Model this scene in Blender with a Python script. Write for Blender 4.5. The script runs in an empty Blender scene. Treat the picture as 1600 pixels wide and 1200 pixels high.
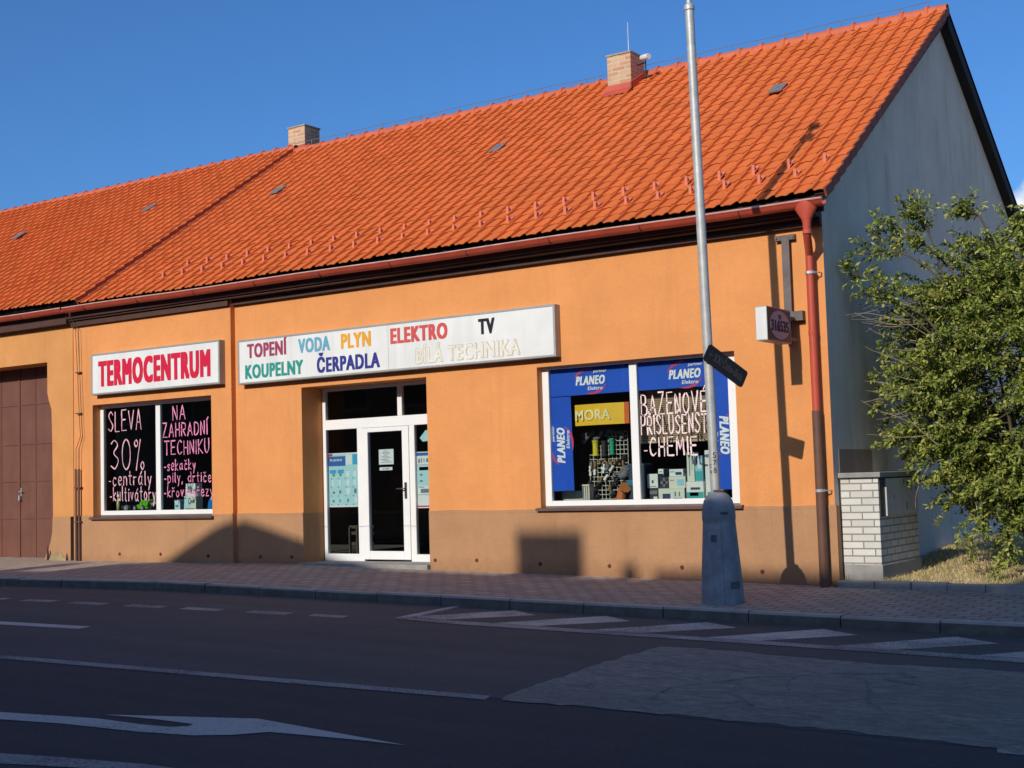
import bpy, bmesh, math, random
from mathutils import Vector, Matrix
random.seed(7)
sc = bpy.context.scene
COL = sc.collection
R = math.radians

# ------------------------------------------------------------------ camera, sky, sun, exposure
cd = bpy.data.cameras.new('camera'); cam = bpy.data.objects.new('camera', cd); COL.objects.link(cam)
yaw, pit, rol = R(34.20677), R(4.12535), R(-1.65942)
fw = Vector((-math.sin(yaw)*math.cos(pit), math.cos(yaw)*math.cos(pit), math.sin(pit)))
r0 = Vector((math.cos(yaw), math.sin(yaw), 0)); u0 = r0.cross(fw)
rt = math.cos(rol)*r0 + math.sin(rol)*u0; up = -math.sin(rol)*r0 + math.cos(rol)*u0
m = Matrix((rt, up, -fw)).transposed().to_4x4(); m.translation = (6.033, -15.853, 1.31)
cam.matrix_world = m
cd.sensor_width = 36; cd.lens = 47.0288; cd.clip_end = 5000; cd.clip_start = 0.05
sc.camera = cam

SUN_EL = 26.3
w = bpy.data.worlds.new('World'); sc.world = w; w.use_nodes = True
nt = w.node_tree; bg = nt.nodes['Background']
sky = nt.nodes.new('ShaderNodeTexSky'); sky.sky_type = 'NISHITA'; sky.sun_disc = False
sky.sun_elevation = R(SUN_EL); sky.sun_rotation = R(180)
sky.altitude = 300; sky.air_density = 1.0; sky.dust_density = 1.9; sky.ozone_density = 10.0
bg.inputs['Strength'].default_value = 0.14
hs = nt.nodes.new('ShaderNodeHueSaturation'); hs.inputs['Saturation'].default_value = 1.04; nt.links.new(sky.outputs['Color'], hs.inputs['Color'])
tc = nt.nodes.new('ShaderNodeTexCoord'); dt = nt.nodes.new('ShaderNodeVectorMath'); dt.operation = 'DOT_PRODUCT'   # one small cumulus low behind the gable
nt.links.new(tc.outputs['Generated'], dt.inputs[0]); dt.inputs[1].default_value = Vector((-.205, .962, .178)).normalized()
cn = nt.nodes.new('ShaderNodeTexNoise'); cn.inputs['Scale'].default_value = 28; cn.inputs['Detail'].default_value = 6; nt.links.new(tc.outputs['Generated'], cn.inputs['Vector'])
cm = nt.nodes.new('ShaderNodeMath'); cm.operation = 'MULTIPLY_ADD'; cm.inputs[1].default_value = .0012; nt.links.new(cn.outputs['Fac'], cm.inputs[0]); nt.links.new(dt.outputs['Value'], cm.inputs[2])
cr = nt.nodes.new('ShaderNodeMapRange'); cr.inputs['From Min'].default_value = 1.00020; cr.inputs['From Max'].default_value = 1.00050; nt.links.new(cm.outputs[0], cr.inputs['Value'])
cx = nt.nodes.new('ShaderNodeMix'); cx.data_type = 'RGBA'; nt.links.new(cr.outputs[0], cx.inputs[0]); nt.links.new(hs.outputs['Color'], cx.inputs[6]); cx.inputs[7].default_value = (6.6, 6.8, 7.0, 1)
nt.links.new(cx.outputs[2], bg.inputs['Color'])

sd = bpy.data.lights.new('sun', 'SUN'); sun = bpy.data.objects.new('sun', sd); COL.objects.link(sun)
sd.energy = 3.65; sd.angle = R(0.55); sd.color = (1.0, 0.93, 0.82)
sun.rotation_euler = Vector((0.008, 1, -0.494)).to_track_quat('-Z', 'Y').to_euler()
sun.location = (0, -30, 30)
sc.view_settings.view_transform = 'Standard'; sc.view_settings.look = 'None'
sc.view_settings.exposure = 0.0; sc.view_settings.gamma = 1.0

# ------------------------------------------------------------------ helpers
def lerp(a, b, t): return a + (b-a)*t
def tag(o, label=None, cat=None, group=None, kind=None):
    if label: o['label'] = label
    if cat: o['category'] = cat
    if group: o['group'] = group
    if kind: o['kind'] = kind
    return o
def thing(name, label, cat, loc=(0, 0, 0), group=None):
    o = bpy.data.objects.new(name, None); COL.objects.link(o); o.location = loc
    o.empty_display_size = 0.2
    return tag(o, label, cat, group)
def adopt(o, parent):
    o.parent = parent
    if parent.type == 'EMPTY':
        o.matrix_parent_inverse = Matrix.Translation(parent.location).inverted()
    return o
class MB:
    def __init__(s): s.v = []; s.f = []; s.t = {}
    def add(s, vs, fs):
        b = len(s.v); s.v += [tuple(p) for p in vs]; s.f += [tuple(i+b for i in q) for q in fs]
        return s
    def quad(s, a, b, c, d): return s.add([a, b, c, d], [(0, 1, 2, 3)])
    def box(s, x0, x1, y0, y1, z0, z1):
        return s.add([(x0,y0,z0),(x1,y0,z0),(x1,y1,z0),(x0,y1,z0),(x0,y0,z1),(x1,y0,z1),(x1,y1,z1),(x0,y1,z1)],
                     [(0,3,2,1),(4,5,6,7),(0,1,5,4),(1,2,6,5),(2,3,7,6),(3,0,4,7)])
    def obox(s, o, ax, ay, az):          # oriented box: corner + 3 edge vectors
        o, ax, ay, az = map(Vector, (o, ax, ay, az))
        p = [o, o+ax, o+ax+ay, o+ay]; p += [q+az for q in p]
        return s.add(p, [(0,3,2,1),(4,5,6,7),(0,1,5,4),(1,2,6,5),(2,3,7,6),(3,0,4,7)])
    def prism(s, pts, d):                # closed polygon (3D pts) extruded by d
        n = len(pts); d = Vector(d); p = [Vector(q) for q in pts]; p += [q+d for q in p]
        return s.add(p, [tuple(range(n))[::-1], tuple(range(n, 2*n))] + [(i, (i+1) % n, (i+1) % n+n, i+n) for i in range(n)])
    def tube(s, pts, r, seg=10, caps=True):
        pts = [Vector(p) for p in pts]; n = len(pts)
        rs = r if isinstance(r, (list, tuple)) else [r]*n
        vs = []; prev = None
        for i, p in enumerate(pts):
            a = pts[max(i-1, 0)]; b = pts[min(i+1, n-1)]; d = (b-a).normalized()
            if prev is None:
                x = d.cross(Vector((0, 0, 1)));  x = x if x.length > 1e-3 else d.cross(Vector((0, 1, 0)))
            else: x = prev - d*prev.dot(d)
            x.normalize(); prev = x; y = d.cross(x)
            for k in range(seg):
                t = 2*math.pi*k/seg; vs.append(p + rs[i]*(math.cos(t)*x + math.sin(t)*y))
        fs = [(i*seg+k, i*seg+(k+1) % seg, (i+1)*seg+(k+1) % seg, (i+1)*seg+k) for i in range(n-1) for k in range(seg)]
        if caps: fs += [tuple(range(seg))[::-1], tuple(range((n-1)*seg, n*seg))]
        return s.add(vs, fs)
    def lathe(s, c, prof, seg=24, lean=(0, 0)):   # prof = [(r,z)...] around vertical axis
        return s.tube([(c[0]+lean[0]*z, c[1]+lean[1]*z, c[2]+z) for r, z in prof], [max(r, 1e-4) for r, z in prof], seg)
    def build(s, name, mat, parent=None, smooth=False, bevel=0, tint=None):
        me = bpy.data.meshes.new(name); me.from_pydata(s.v, [], s.f); me.validate(); me.update()
        if smooth is True:
            for p in me.polygons: p.use_smooth = True
        if tint is not None:
            at = me.attributes.new('tint', 'FLOAT', 'FACE'); at.data.foreach_set('value', tint[:len(me.polygons)])
        me.materials.append(mat)
        o = bpy.data.objects.new(name, me); COL.objects.link(o)
        if bevel:
            bv = o.modifiers.new('bevel', 'BEVEL'); bv.width = bevel; bv.segments = 2; bv.limit_method = 'ANGLE'; bv.angle_limit = R(40)
        if smooth == 'auto':
            for p in me.polygons: p.use_smooth = True
            try: me.set_sharp_from_angle(angle=R(35))
            except Exception: pass
        if parent: adopt(o, parent)
        return o
def struct(name, mb, mat, **k):
    o = mb.build(name, mat, None, **k); o['kind'] = 'structure'; return o

# ------------------------------------------------------------------ materials
def new_mat(name):
    mt = bpy.data.materials.new(name); mt.use_nodes = True; n = mt.node_tree
    return mt, n, n.nodes['Principled BSDF'], n.links
def nz(n, scale, detail=6, rough=.6, vec=None, dist=0):
    t = n.nodes.new('ShaderNodeTexNoise'); t.inputs['Scale'].default_value = scale
    t.inputs['Detail'].default_value = detail; t.inputs['Roughness'].default_value = rough; t.inputs['Distortion'].default_value = dist
    if vec: n.links.new(vec, t.inputs['Vector'])
    return t.outputs['Fac']
def ramp(n, fac, p0, c0, p1, c1):
    t = n.nodes.new('ShaderNodeValToRGB'); e = t.color_ramp.elements
    e[0].position = p0; e[0].color = (*c0, 1); e[1].position = p1; e[1].color = (*c1, 1)
    n.links.new(fac, t.inputs['Fac']); return t.outputs['Color']
def mixc(n, fac, a, b, mode='MIX'):
    t = n.nodes.new('ShaderNodeMix'); t.data_type = 'RGBA'; t.blend_type = mode
    for k, v in ((0, fac), (6, a), (7, b)):
        if hasattr(v, 'is_output'): n.links.new(v, t.inputs[k])
        elif k == 0: t.inputs[0].default_value = v
        else: t.inputs[k].default_value = (*v, 1)
    return t.outputs[2]
def coords(n, sx=1, sy=1, sz=1):
    c = n.nodes.new('ShaderNodeTexCoord'); mp = n.nodes.new('ShaderNodeMapping')
    mp.inputs['Scale'].default_value = (sx, sy, sz); n.links.new(c.outputs['Object'], mp.inputs['Vector']); return mp.outputs['Vector']
def bump(n, fac, bs, st, dist=.02, prev=None):
    b = n.nodes.new('ShaderNodeBump'); b.inputs['Strength'].default_value = st; b.inputs['Distance'].default_value = dist
    n.links.new(fac, b.inputs['Height'])
    if prev: n.links.new(prev, b.inputs['Normal'])
    n.links.new(b.outputs['Normal'], bs.inputs['Normal']); return b.outputs['Normal']
def math2(n, op, a, b):
    t = n.nodes.new('ShaderNodeMath'); t.operation = op
    for i, v in enumerate((a, b)):
        if hasattr(v, 'is_output'): n.links.new(v, t.inputs[i])
        else: t.inputs[i].default_value = v
    return t.outputs[0]
def mul(c, k): return tuple(min(1, x*k) for x in c)
def simple(name, col, rough=.6, var=.12, scale=6, bmp=0, bscale=80, metal=0, spec=.4, streak=0):
    mt, n, b, L = new_mat(name); v = coords(n)
    c = ramp(n, nz(n, scale, 5, .6, v), .3, mul(col, 1-var), .7, mul(col, 1+var))
    if streak:
        c = mixc(n, ramp(n, nz(n, 5, 5, .6, coords(n, 1, 1, .08)), .45, (0, 0, 0), .75, (streak,)*3), c, mul(col, .45))
    L.new(c, b.inputs['Base Color']); b.inputs['Roughness'].default_value = rough; b.inputs['Metallic'].default_value = metal
    b.inputs['Specular IOR Level'].default_value = spec
    if bmp: bump(n, nz(n, bscale, 4, .6, v), b, bmp, .01)
    return mt
def plaster(name, col, var=.06, bmp=.35, bscale=120, stain=(.3, .2, .12), stain_amt=.25, streak=0, splash=0, big=.5):
    mt, n, b, L = new_mat(name); v = coords(n)
    c = ramp(n, nz(n, 1.1, 6, .65, v), .3, mul(col, 1-var), .7, mul(col, 1+var))
    c = mixc(n, ramp(n, nz(n, 2.5, 6, .7, coords(n, 1, 1, .22), .4), .52, (0, 0, 0), .8, (stain_amt,)*3), c, stain)
    c = mixc(n, ramp(n, nz(n, 35, 3, .6, v), .35, (.12,)*3, .65, (0, 0, 0)), c, mul(col, .6))
    if streak:                           # narrow run-off streaks left by rain
        c = mixc(n, ramp(n, nz(n, 1, 6, .65, coords(n, 5.5, 5.5, .16), .3), .56, (0, 0, 0), .72, (streak,)*3), c, stain)
        c = mixc(n, ramp(n, nz(n, 14, 4, .7, v), .66, (0, 0, 0), .74, (streak,)*3), c, mul(stain, .8))
    if splash:                           # mud splashed up from the pavement
        t = n.nodes.new('ShaderNodeTexCoord'); sp = n.nodes.new('ShaderNodeSeparateXYZ'); L.new(t.outputs['Object'], sp.inputs[0])
        h = math2(n, 'ADD', sp.outputs['Z'], math2(n, 'MULTIPLY', nz(n, 6, 5, .7, v), -.35))
        c = mixc(n, ramp(n, math2(n, 'ADD', h, .5), .28, (splash,)*3, .56, (0, 0, 0)), c, mul(stain, .7))
    L.new(c, b.inputs['Base Color']); b.inputs['Roughness'].default_value = .93; b.inputs['Specular IOR Level'].default_value = .2
    p = bump(n, nz(n, 2.2, 4, .6, v), b, big, .035)
    bump(n, nz(n, bscale, 4, .7, v), b, bmp, .008, p)
    return mt
def asphalt(name, c0, c1, grain=.5, mottle=.25):
    mt, n, b, L = new_mat(name); v = coords(n)
    c = ramp(n, nz(n, .55, 6, .65, coords(n, .35, 1, 1), .3), .3, c0, .7, c1)
    c = mixc(n, ramp(n, nz(n, 1.6, 5, .6, coords(n, .05, 1.3, 1), .2), .42, (.32,)*3, .60, (0, 0, 0)), c, mul(c0, .62))
    c = mixc(n, ramp(n, nz(n, 75, 2, .8, v), .55, (0, 0, 0), .70, (.5,)*3), c, mul(c1, 1.9))
    c = mixc(n, ramp(n, nz(n, 48, 2, .8, v), .30, (.45,)*3, .45, (0, 0, 0)), c, mul(c0, .45))
    c = mixc(n, ramp(n, nz(n, 3.0, 6, .75, v, .8), .62, (0, 0, 0), .72, (.35,)*3), c, mul(c0, .55))
    c = mixc(n, ramp(n, nz(n, 7, 8, .75, coords(n, .7, 1.3, 1), 1.2), .38, (mottle,)*3, .62, (0, 0, 0)), c, mul(c0, .62))
    L.new(c, b.inputs['Base Color']); b.inputs['Roughness'].default_value = .85; b.inputs['Specular IOR Level'].default_value = .3
    p = bump(n, nz(n, 1.5, 4, .6, v), b, .25, .05)
    bump(n, nz(n, 130, 3, .8, v), b, grain, .012, p)
    return mt
def roadpaint(name, col, under, wear=.5):
    mt, n, b, L = new_mat(name); v = coords(n)
    a = math2(n, 'MULTIPLY_ADD', nz(n, 1.6, 4, .6, v), .5); 
    f = nz(n, 45, 5, .8, v); f2 = nz(n, 1.3, 5, .65, v)
    s = math2(n, 'ADD', math2(n, 'MULTIPLY', f, .65), math2(n, 'MULTIPLY', f2, .35))
    k = ramp(n, s, wear-.07, (0, 0, 0), wear+.07, (1, 1, 1))
    L.new(mixc(n, k, under, col), b.inputs['Base Color']); b.inputs['Roughness'].default_value = .8
    bump(n, nz(n, 130, 3, .8, v), b, .4, .01)
    return mt
def bricky(name, c1, c2, mortar, bw, bh, ms=.012, axis='x', bmp=.4, var=.3):
    mt, n, b, L = new_mat(name)
    c = n.nodes.new('ShaderNodeTexCoord'); sp = n.nodes.new('ShaderNodeSeparateXYZ'); cb = n.nodes.new('ShaderNodeCombineXYZ')
    L.new(c.outputs['Object'], sp.inputs[0])
    if axis == 'xy':  # ground
        L.new(sp.outputs['X'], cb.inputs['X']); L.new(sp.outputs['Y'], cb.inputs['Y'])
    else:
        L.new(math2(n, 'ADD', sp.outputs['X'], sp.outputs['Y']), cb.inputs['X']); L.new(sp.outputs['Z'], cb.inputs['Y'])
    t = n.nodes.new('ShaderNodeTexBrick'); L.new(cb.outputs[0], t.inputs['Vector'])
    t.inputs['Scale'].default_value = 1; t.inputs['Brick Width'].default_value = bw; t.inputs['Row Height'].default_value = bh
    t.inputs['Mortar Size'].default_value = ms; t.inputs['Mortar Smooth'].default_value = .2; t.inputs['Bias'].default_value = 0
    t.inputs['Color1'].default_value = (*c1, 1); t.inputs['Color2'].default_value = (*c2, 1); t.inputs['Mortar'].default_value = (*mortar, 1)
    v = coords(n)
    col = mixc(n, ramp(n, nz(n, 3, 6, .7, v), .35, (0, 0, 0), .75, (var,)*3), t.outputs['Color'], mul(c1, .5))
    col = mixc(n, ramp(n, nz(n, 60, 3, .7, v), .35, (var*.6,)*3, .65, (0, 0, 0)), col, mul(c1, .45))
    L.new(col, b.inputs['Base Color']); b.inputs['Roughness'].default_value = .88; b.inputs['Specular IOR Level'].default_value = .25
    inv = math2(n, 'SUBTRACT', 1.0, t.outputs['Fac'])
    p = bump(n, inv, b, bmp, .012); bump(n, nz(n, 90, 3, .7, v), b, .25, .006, p)
    return mt
def tiles_mat(name, col):
    mt, n, b, L = new_mat(name); v = coords(n)
    at = n.nodes.new('ShaderNodeAttribute'); at.attribute_name = 'tint'
    c = ramp(n, at.outputs['Fac'], 0, mul(col, .93), 1, mul(col, 1.07))
    c = mixc(n, ramp(n, nz(n, .8, 6, .7, v), .45, (0, 0, 0), .8, (.25,)*3), c, mul(col, .6))
    c = mixc(n, ramp(n, nz(n, 30, 4, .7, v), .6, (0, 0, 0), .78, (.35,)*3), c, (.16, .07, .035))
    L.new(c, b.inputs['Base Color']); b.inputs['Roughness'].default_value = .8; b.inputs['Specular IOR Level'].default_value = .15
    bump(n, nz(n, 70, 4, .7, v), b, .2, .006)
    return mt
def glass_mat(name, tintc=(.9, .93, .92)):
    mt = bpy.data.materials.new(name); mt.use_nodes = True; n = mt.node_tree; n.nodes.clear(); L = n.links
    o = n.nodes.new('ShaderNodeOutputMaterial'); mx = n.nodes.new('ShaderNodeMixShader'); fr = n.nodes.new('ShaderNodeFresnel'); fr.inputs['IOR'].default_value = 1.45
    tr = n.nodes.new('ShaderNodeBsdfTransparent'); tr.inputs['Color'].default_value = (*tintc, 1)
    gl = n.nodes.new('ShaderNodeBsdfGlossy'); gl.inputs['Roughness'].default_value = .02
    g = n.nodes.new('ShaderNodeNewGeometry'); k = math2(n, 'MULTIPLY', fr.outputs[0], math2(n, 'SUBTRACT', 1.0, g.outputs['Backfacing']))
    L.new(k, mx.inputs[0]); L.new(tr.outputs[0], mx.inputs[1]); L.new(gl.outputs[0], mx.inputs[2]); L.new(mx.outputs[0], o.inputs['Surface'])
    return mt
def leaf_mat(name, c0, c1, c2):
    mt, n, b, L = new_mat(name)
    g = n.nodes.new('ShaderNodeNewGeometry'); t = n.nodes.new('ShaderNodeValToRGB'); e = t.color_ramp.elements
    e[0].color = (*c0, 1); e[1].color = (*c2, 1); k = e.new(.55); k.color = (*c1, 1)
    L.new(g.outputs['Random Per Island'], t.inputs['Fac']); L.new(t.outputs['Color'], b.inputs['Base Color'])
    b.inputs['Roughness'].default_value = .5; b.inputs['Specular IOR Level'].default_value = .3
    tl = n.nodes.new('ShaderNodeBsdfTranslucent'); mx = n.nodes.new('ShaderNodeMixShader'); mx.inputs[0].default_value = .3
    L.new(t.outputs['Color'], tl.inputs['Color']); o = n.nodes['Material Output']
    L.new(b.outputs[0], mx.inputs[1]); L.new(tl.outputs[0], mx.inputs[2]); L.new(mx.outputs[0], o.inputs['Surface'])
    return mt

ORANGE = (.74, .305, .103)
m_orange = plaster('orange_plaster', ORANGE, .08, .35, 110, (.52, .21, .08), .34, streak=.30)
m_orange2 = plaster('coarse_orange_plaster', (.66, .30, .10), .10, .9, 70, (.36, .17, .07), .45)
m_plinth = plaster('brown_plinth_plaster', (.46, .25, .125), .10, .6, 60, (.30, .155, .085), .4, streak=.3, splash=.55)
m_gable = plaster('grey_gable_plaster', (.74, .665, .555), .10, .6, 60, (.42, .37, .29), .7, streak=.24)
m_patch = plaster('bare_plaster', (.36, .28, .20), .2, .8, 60, (.22, .17, .12), .5)
m_tile = tiles_mat('clay_tiles', (.67, .163, .043))
m_ridge = simple('ridge_clay', (.52, .115, .045), .6, .15, 4, .3, 60)
m_verge = simple('verge_clay', (.32, .075, .035), .7, .2, 5, .3, 60)
m_gutter = simple('red_painted_steel', (.42, .065, .035), .42, .12, 3, .08, 40, streak=.25)
m_rimglint = simple('rim_highlight', (.62, .42, .36), .35, .2, 6)  # pale colour paints the bright highlight along the gutter's front edge
m_pipe = simple('red_downpipe_paint', (.52, .082, .045), .42, .1, 3, .05, 40)
m_pipe2 = simple('brown_cast_iron', (.13, .062, .04), .6, .2, 4, .2, 60)
m_zinc = simple('galvanised_steel', (.55, .56, .55), .42, .12, 8, .1, 60, metal=.6)
m_cornice = simple('dark_brown_boards', (.075, .032, .022), .7, .2, 3, .2, 30)
m_dark = simple('black_brown_timber', (.016, .014, .015), .8, .2, 3)
m_white = simple('white_upvc', (.82, .81, .77), .35, .04, 2, .03, 20)
m_sill = simple('brown_sill_metal', (.12, .07, .055), .5, .15, 4)
m_glass = glass_mat('window_glass')
m_room = simple('dark_shop_interior', (.13, .115, .10), .9, .2, 1)
m_shelf = simple('display_shelf', (.05, .05, .05), .8, .2, 3)
m_gate = simple('brown_gate_paint', (.165, .068, .045), .55, .12, 2.5, .15, 30, streak=.3)
m_signbox = simple('sign_aluminium', (.36, .36, .34), .5, .1, 4, .05, 30, metal=.3)
m_signface = simple('white_sign_acrylic', (.76, .76, .715), .35, .07, 1.4, 0, 80, streak=.22)
m_pole = simple('galvanised_pole', (.46, .46, .43), .5, .16, 9, .15, 50, metal=.25, streak=.25)
m_base = simple('grey_concrete_cover', (.29, .31, .32), .8, .22, 7, .5, 40, streak=.6)
m_wbrick = bricky('white_sand_lime_brick', (.72, .70, .63), (.60, .57, .50), (.24, .22, .19), .29, .0885, .009, 'x', .5, .25)
m_ybrick = bricky('buff_chimney_brick', (.66, .46, .25), (.58, .25, .11), (.60, .53, .42), .27, .082, .014, 'x', .6, .45)
m_conc = simple('weathered_concrete', (.30, .285, .26), .9, .18, 5, .5, 60)
m_kerb, n, b, L = new_mat('kerb_concrete'); v = coords(n)      # pale top, dark street face: the face's shade is put into the colour
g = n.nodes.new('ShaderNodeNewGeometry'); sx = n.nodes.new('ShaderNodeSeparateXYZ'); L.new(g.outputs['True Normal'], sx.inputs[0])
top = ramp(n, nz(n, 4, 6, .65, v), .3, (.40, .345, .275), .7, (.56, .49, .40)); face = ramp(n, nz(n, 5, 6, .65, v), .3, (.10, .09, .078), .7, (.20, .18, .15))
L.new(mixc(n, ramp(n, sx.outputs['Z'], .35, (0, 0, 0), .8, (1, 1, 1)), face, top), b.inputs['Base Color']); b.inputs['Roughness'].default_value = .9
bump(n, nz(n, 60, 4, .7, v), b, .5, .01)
m_paver = bricky('interlocking_pavers', (.43, .335, .26), (.55, .445, .355), (.20, .155, .12), .25, .165, .014, 'xy', .35, .40)
m_road = asphalt('asphalt', (.066, .063, .060), (.088, .084, .080))
m_patchroad = asphalt('pale_patch_asphalt', (.58, .49, .39), (.92, .78, .60), 2.0, .9)
m_paleroad = asphalt('paler_grey_asphalt', (.105, .097, .086), (.145, .133, .118))
m_mark = roadpaint('worn_road_paint', (.66, .575, .47), (.14, .135, .13), .42)
m_mark3 = roadpaint('patchy_road_paint', (.66, .575, .47), (.115, .105, .095), .475)
m_mark2 = roadpaint('very_worn_road_paint', (.46, .41, .345), (.10, .095, .09), .49)
m_black = simple('black_plastic', (.012, .012, .013), .5, .1, 4)
m_soil = simple('dry_soil', (.42, .33, .18), .95, .3, 6, .6, 40)
m_land = simple('garden_ground', (.09, .10, .045), .95, .3, .6, .4, 12)
m_far = plaster('pale_render', (.42, .38, .31), .05, .3, 90)
def flat(name, col, rough=.5): return simple(name, col, rough, .05, 3)

# ------------------------------------------------------------------ ground
XS = [-60, -22.4, -8.85, 0, 6.72, 60]; ZS = [.16, .101, .0795, -.0974, -.2128, -.33]
def zb(x):
    for i in range(5):
        if x <= XS[i+1] or i == 4: return lerp(ZS[i], ZS[i+1], (x-XS[i])/(XS[i+1]-XS[i]))
def gz(x, y): return zb(x) + .02*max(y, -13.0)
def kerb_y(x): return -2.665 + .029*max(min(x, 12), -30)
DROP = .115
def sheet(x0, x1, nx, yf0, yf1, ny, dz):
    mb = MB(); vs = []; fs = []
    for i in range(nx+1):
        x = lerp(x0, x1, i/nx)
        for j in range(ny+1):
            y = lerp(yf0(x), yf1(x), j/ny); vs.append((x, y, gz(x, y)+dz))
    for i in range(nx):
        for j in range(ny):
            a = i*(ny+1)+j; fs.append((a, a+ny+1, a+ny+2, a+1))
    return mb.add(vs, fs)
struct('land', MB().quad((-1500, -1500, -1.2), (1500, -1500, -1.2), (1500, 1500, -1.2), (-1500, 1500, -1.2)), m_land)
struct('road', sheet(-60, 60, 120, lambda x: -13.0, lambda x: kerb_y(x)+.1, 10, -DROP), m_road)
struct('pavement', sheet(-60, 60, 120, lambda x: kerb_y(x)-.02+.16, lambda x: .55 if x < -.05 else -.06, 6, 0), m_paver)
struct('far_pavement', sheet(-60, 60, 60, lambda x: -18.6, lambda x: -12.9, 4, 0.0), m_paver)
# kerb stones, one metre each, slightly uneven
mb = MB(); x = -40.0
while x < 30:
    L = 1.0 if x > -30 else 2.0
    a, b = x+.006, x+L-.006; dz = random.uniform(-.006, .006); dy = random.uniform(-.006, .006)
    p = []
    for xx in (a, b):
        y0 = kerb_y(xx)+dy; z = gz(xx, y0)+.006+dz
        p.append([(xx, y0, z-.30), (xx, y0+.005, z-.022), (xx, y0+.024, z), (xx, y0+.15, z), (xx, y0+.15, z-.30)])
    mb.add(p[0]+p[1], [(0, 1, 6, 5), (1, 2, 7, 6), (2, 3, 8, 7), (3, 4, 9, 8), (4, 3, 2, 1, 0), (5, 6, 7, 8, 9)])
    x += L
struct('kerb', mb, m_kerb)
# wide pale border course behind the kerb and the lawn terrain to the right of the building
def lawn_z(x, y): return gz(x, 0) + .075 + .035*min(max(y, 0), 8) + .02*math.sin(x*3.1+y*1.7)
mb = MB(); vs = []; fs = []
nx, ny = 40, 40
for i in range(nx+1):
    for j in range(ny+1):
        x = .02 + (40*(i/nx)**2); y = .09 + 40*(j/ny)**2; vs.append((x, y, lawn_z(x, y) - .02))
for i in range(nx):
    for j in range(ny):
        a = i*(ny+1)+j; fs.append((a, a+ny+1, a+ny+2, a+1))
struct('lawn_soil', mb.add(vs, fs), m_soil, smooth=True)
mb = MB(); x = .0
while x < 14:
    L = random.uniform(.42, .55); z = gz(x, 0)
    mb.box(x+.004, x+L-.004, -.05+random.uniform(-.01, .01), .085, z-.2, z+.085+random.uniform(-.012, .012)); x += L
struct('lawn_edging', mb, m_conc, bevel=.008)

def decal(name, polys, mat, lift):
    mb = MB()
    for pl in polys:
        a = sum(pl[i][0]*pl[(i+1) % len(pl)][1]-pl[(i+1) % len(pl)][0]*pl[i][1] for i in range(len(pl)))
        if a < 0: pl = pl[::-1]
        mb.add([(x, y, 0) for x, y in pl], [tuple(range(len(pl)))])
    o = struct(name, mb, mat)
    bm = bmesh.new(); bm.from_mesh(o.data); bmesh.ops.triangulate(bm, faces=bm.faces[:], ngon_method='EAR_CLIP')
    for xx in XS: bmesh.ops.bisect_plane(bm, geom=bm.verts[:]+bm.edges[:]+bm.faces[:], plane_co=(xx, 0, 0), plane_no=(1, 0, 0))
    for v in bm.verts: v.co.z = gz(v.co.x, v.co.y)-DROP+lift
    bm.to_mesh(o.data); bm.free()
    return o
def ragged(pl, amp=.03, step=.12):
    out = []
    for i, (x, y) in enumerate(pl):
        x2, y2 = pl[(i+1) % len(pl)]; n = max(1, int(math.hypot(x2-x, y2-y)/step))
        for k in range(n):
            t = k/n; out.append((lerp(x, x2, t)+random.uniform(-amp, amp), lerp(y, y2, t)+random.uniform(-amp, amp)))
    return out
struct('kerbside_lanes', sheet(-60, 60, 120, lambda x: -7.34+.079*max(min(x, -.1), -14)+.008*x if x < 0 else -7.32+.008*x, lambda x: kerb_y(x)-.004, 10, -DROP+.003), m_paleroad)  # paler asphalt strip between the lane line and the kerb
decal('road_patch', [ragged([(-.08,-4.55),(.35,-4.46),(1.85,-4.62),(3.24,-4.5),(9,-4.6),(9,-7.5),(3.9,-7.35),(3.74,-7.26),(3.0,-7.24),(1.54,-7.28),(.71,-7.32),(.06,-7.39),(-.03,-6.57),(-.1,-5.74),(-.09,-5.34)], .035)], m_patchroad, .006)
random.seed(5)
for q in ([(1.1,-6.9),(1.0,-6.4),(1.35,-5.75),(1.9,-5.3)], [(1.35,-5.8),(1.5,-6.3),(1.95,-6.85)], [(1.7,-5.45),(1.72,-5.75),(1.9,-6.1)], [(2.05,-5.2),(2.3,-5.5),(2.55,-6.2),(2.95,-6.8)], [(1.9,-5.25),(2.4,-5.0),(2.55,-5.1),(2.35,-5.3),(2.7,-5.45)]):
    P = []
    for i in range(len(q)-1):
        for k in range(6): t = k/6; P.append((lerp(q[i][0], q[i+1][0], t)+random.uniform(-.015, .015), lerp(q[i][1], q[i+1][1], t)+random.uniform(-.015, .015)))
    struct('road_ridge', MB().tube([(x, y, gz(x, y)-DROP+.006) for x, y in P], [random.uniform(.004, .011) for _ in P], 6), m_patchroad)
decal('lane_line', [[(-45,-12.6+4.5),(-5.65,-7.74),(-.09,-7.27),(-.03,-7.42),(-5.5,-7.89),(-45,-8.25)], [(3.73,-7.27),(30,-6.9),(30,-7.05),(3.77,-7.40)]], m_mark2, .0045)
decal('turn_arrow', [[(-3.6,-9.66),(-3.07,-9.53),(-2.18,-9.33),(-1.72,-9.32),(-1.46,-9.28),(-1.36,-9.2),(-1.38,-9.13),(-1.74,-9.14),(-2.26,-9.21),(-1.1,-8.77),(.41,-8.93),(-.07,-8.97),(-.7,-9.06),(-.87,-9.26),(-1.1,-9.40),(-1.55,-9.50),(-2.29,-9.58),(-2.82,-9.70),(-3.5,-9.86)]], m_mark, .0045)
decal('centre_dash', [[(-9.4,-6.30),(-7.98,-6.12),(-6.54,-5.95),(-6.52,-6.14),(-7.71,-6.29),(-9.4,-6.5)]], m_mark, .0045)
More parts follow.
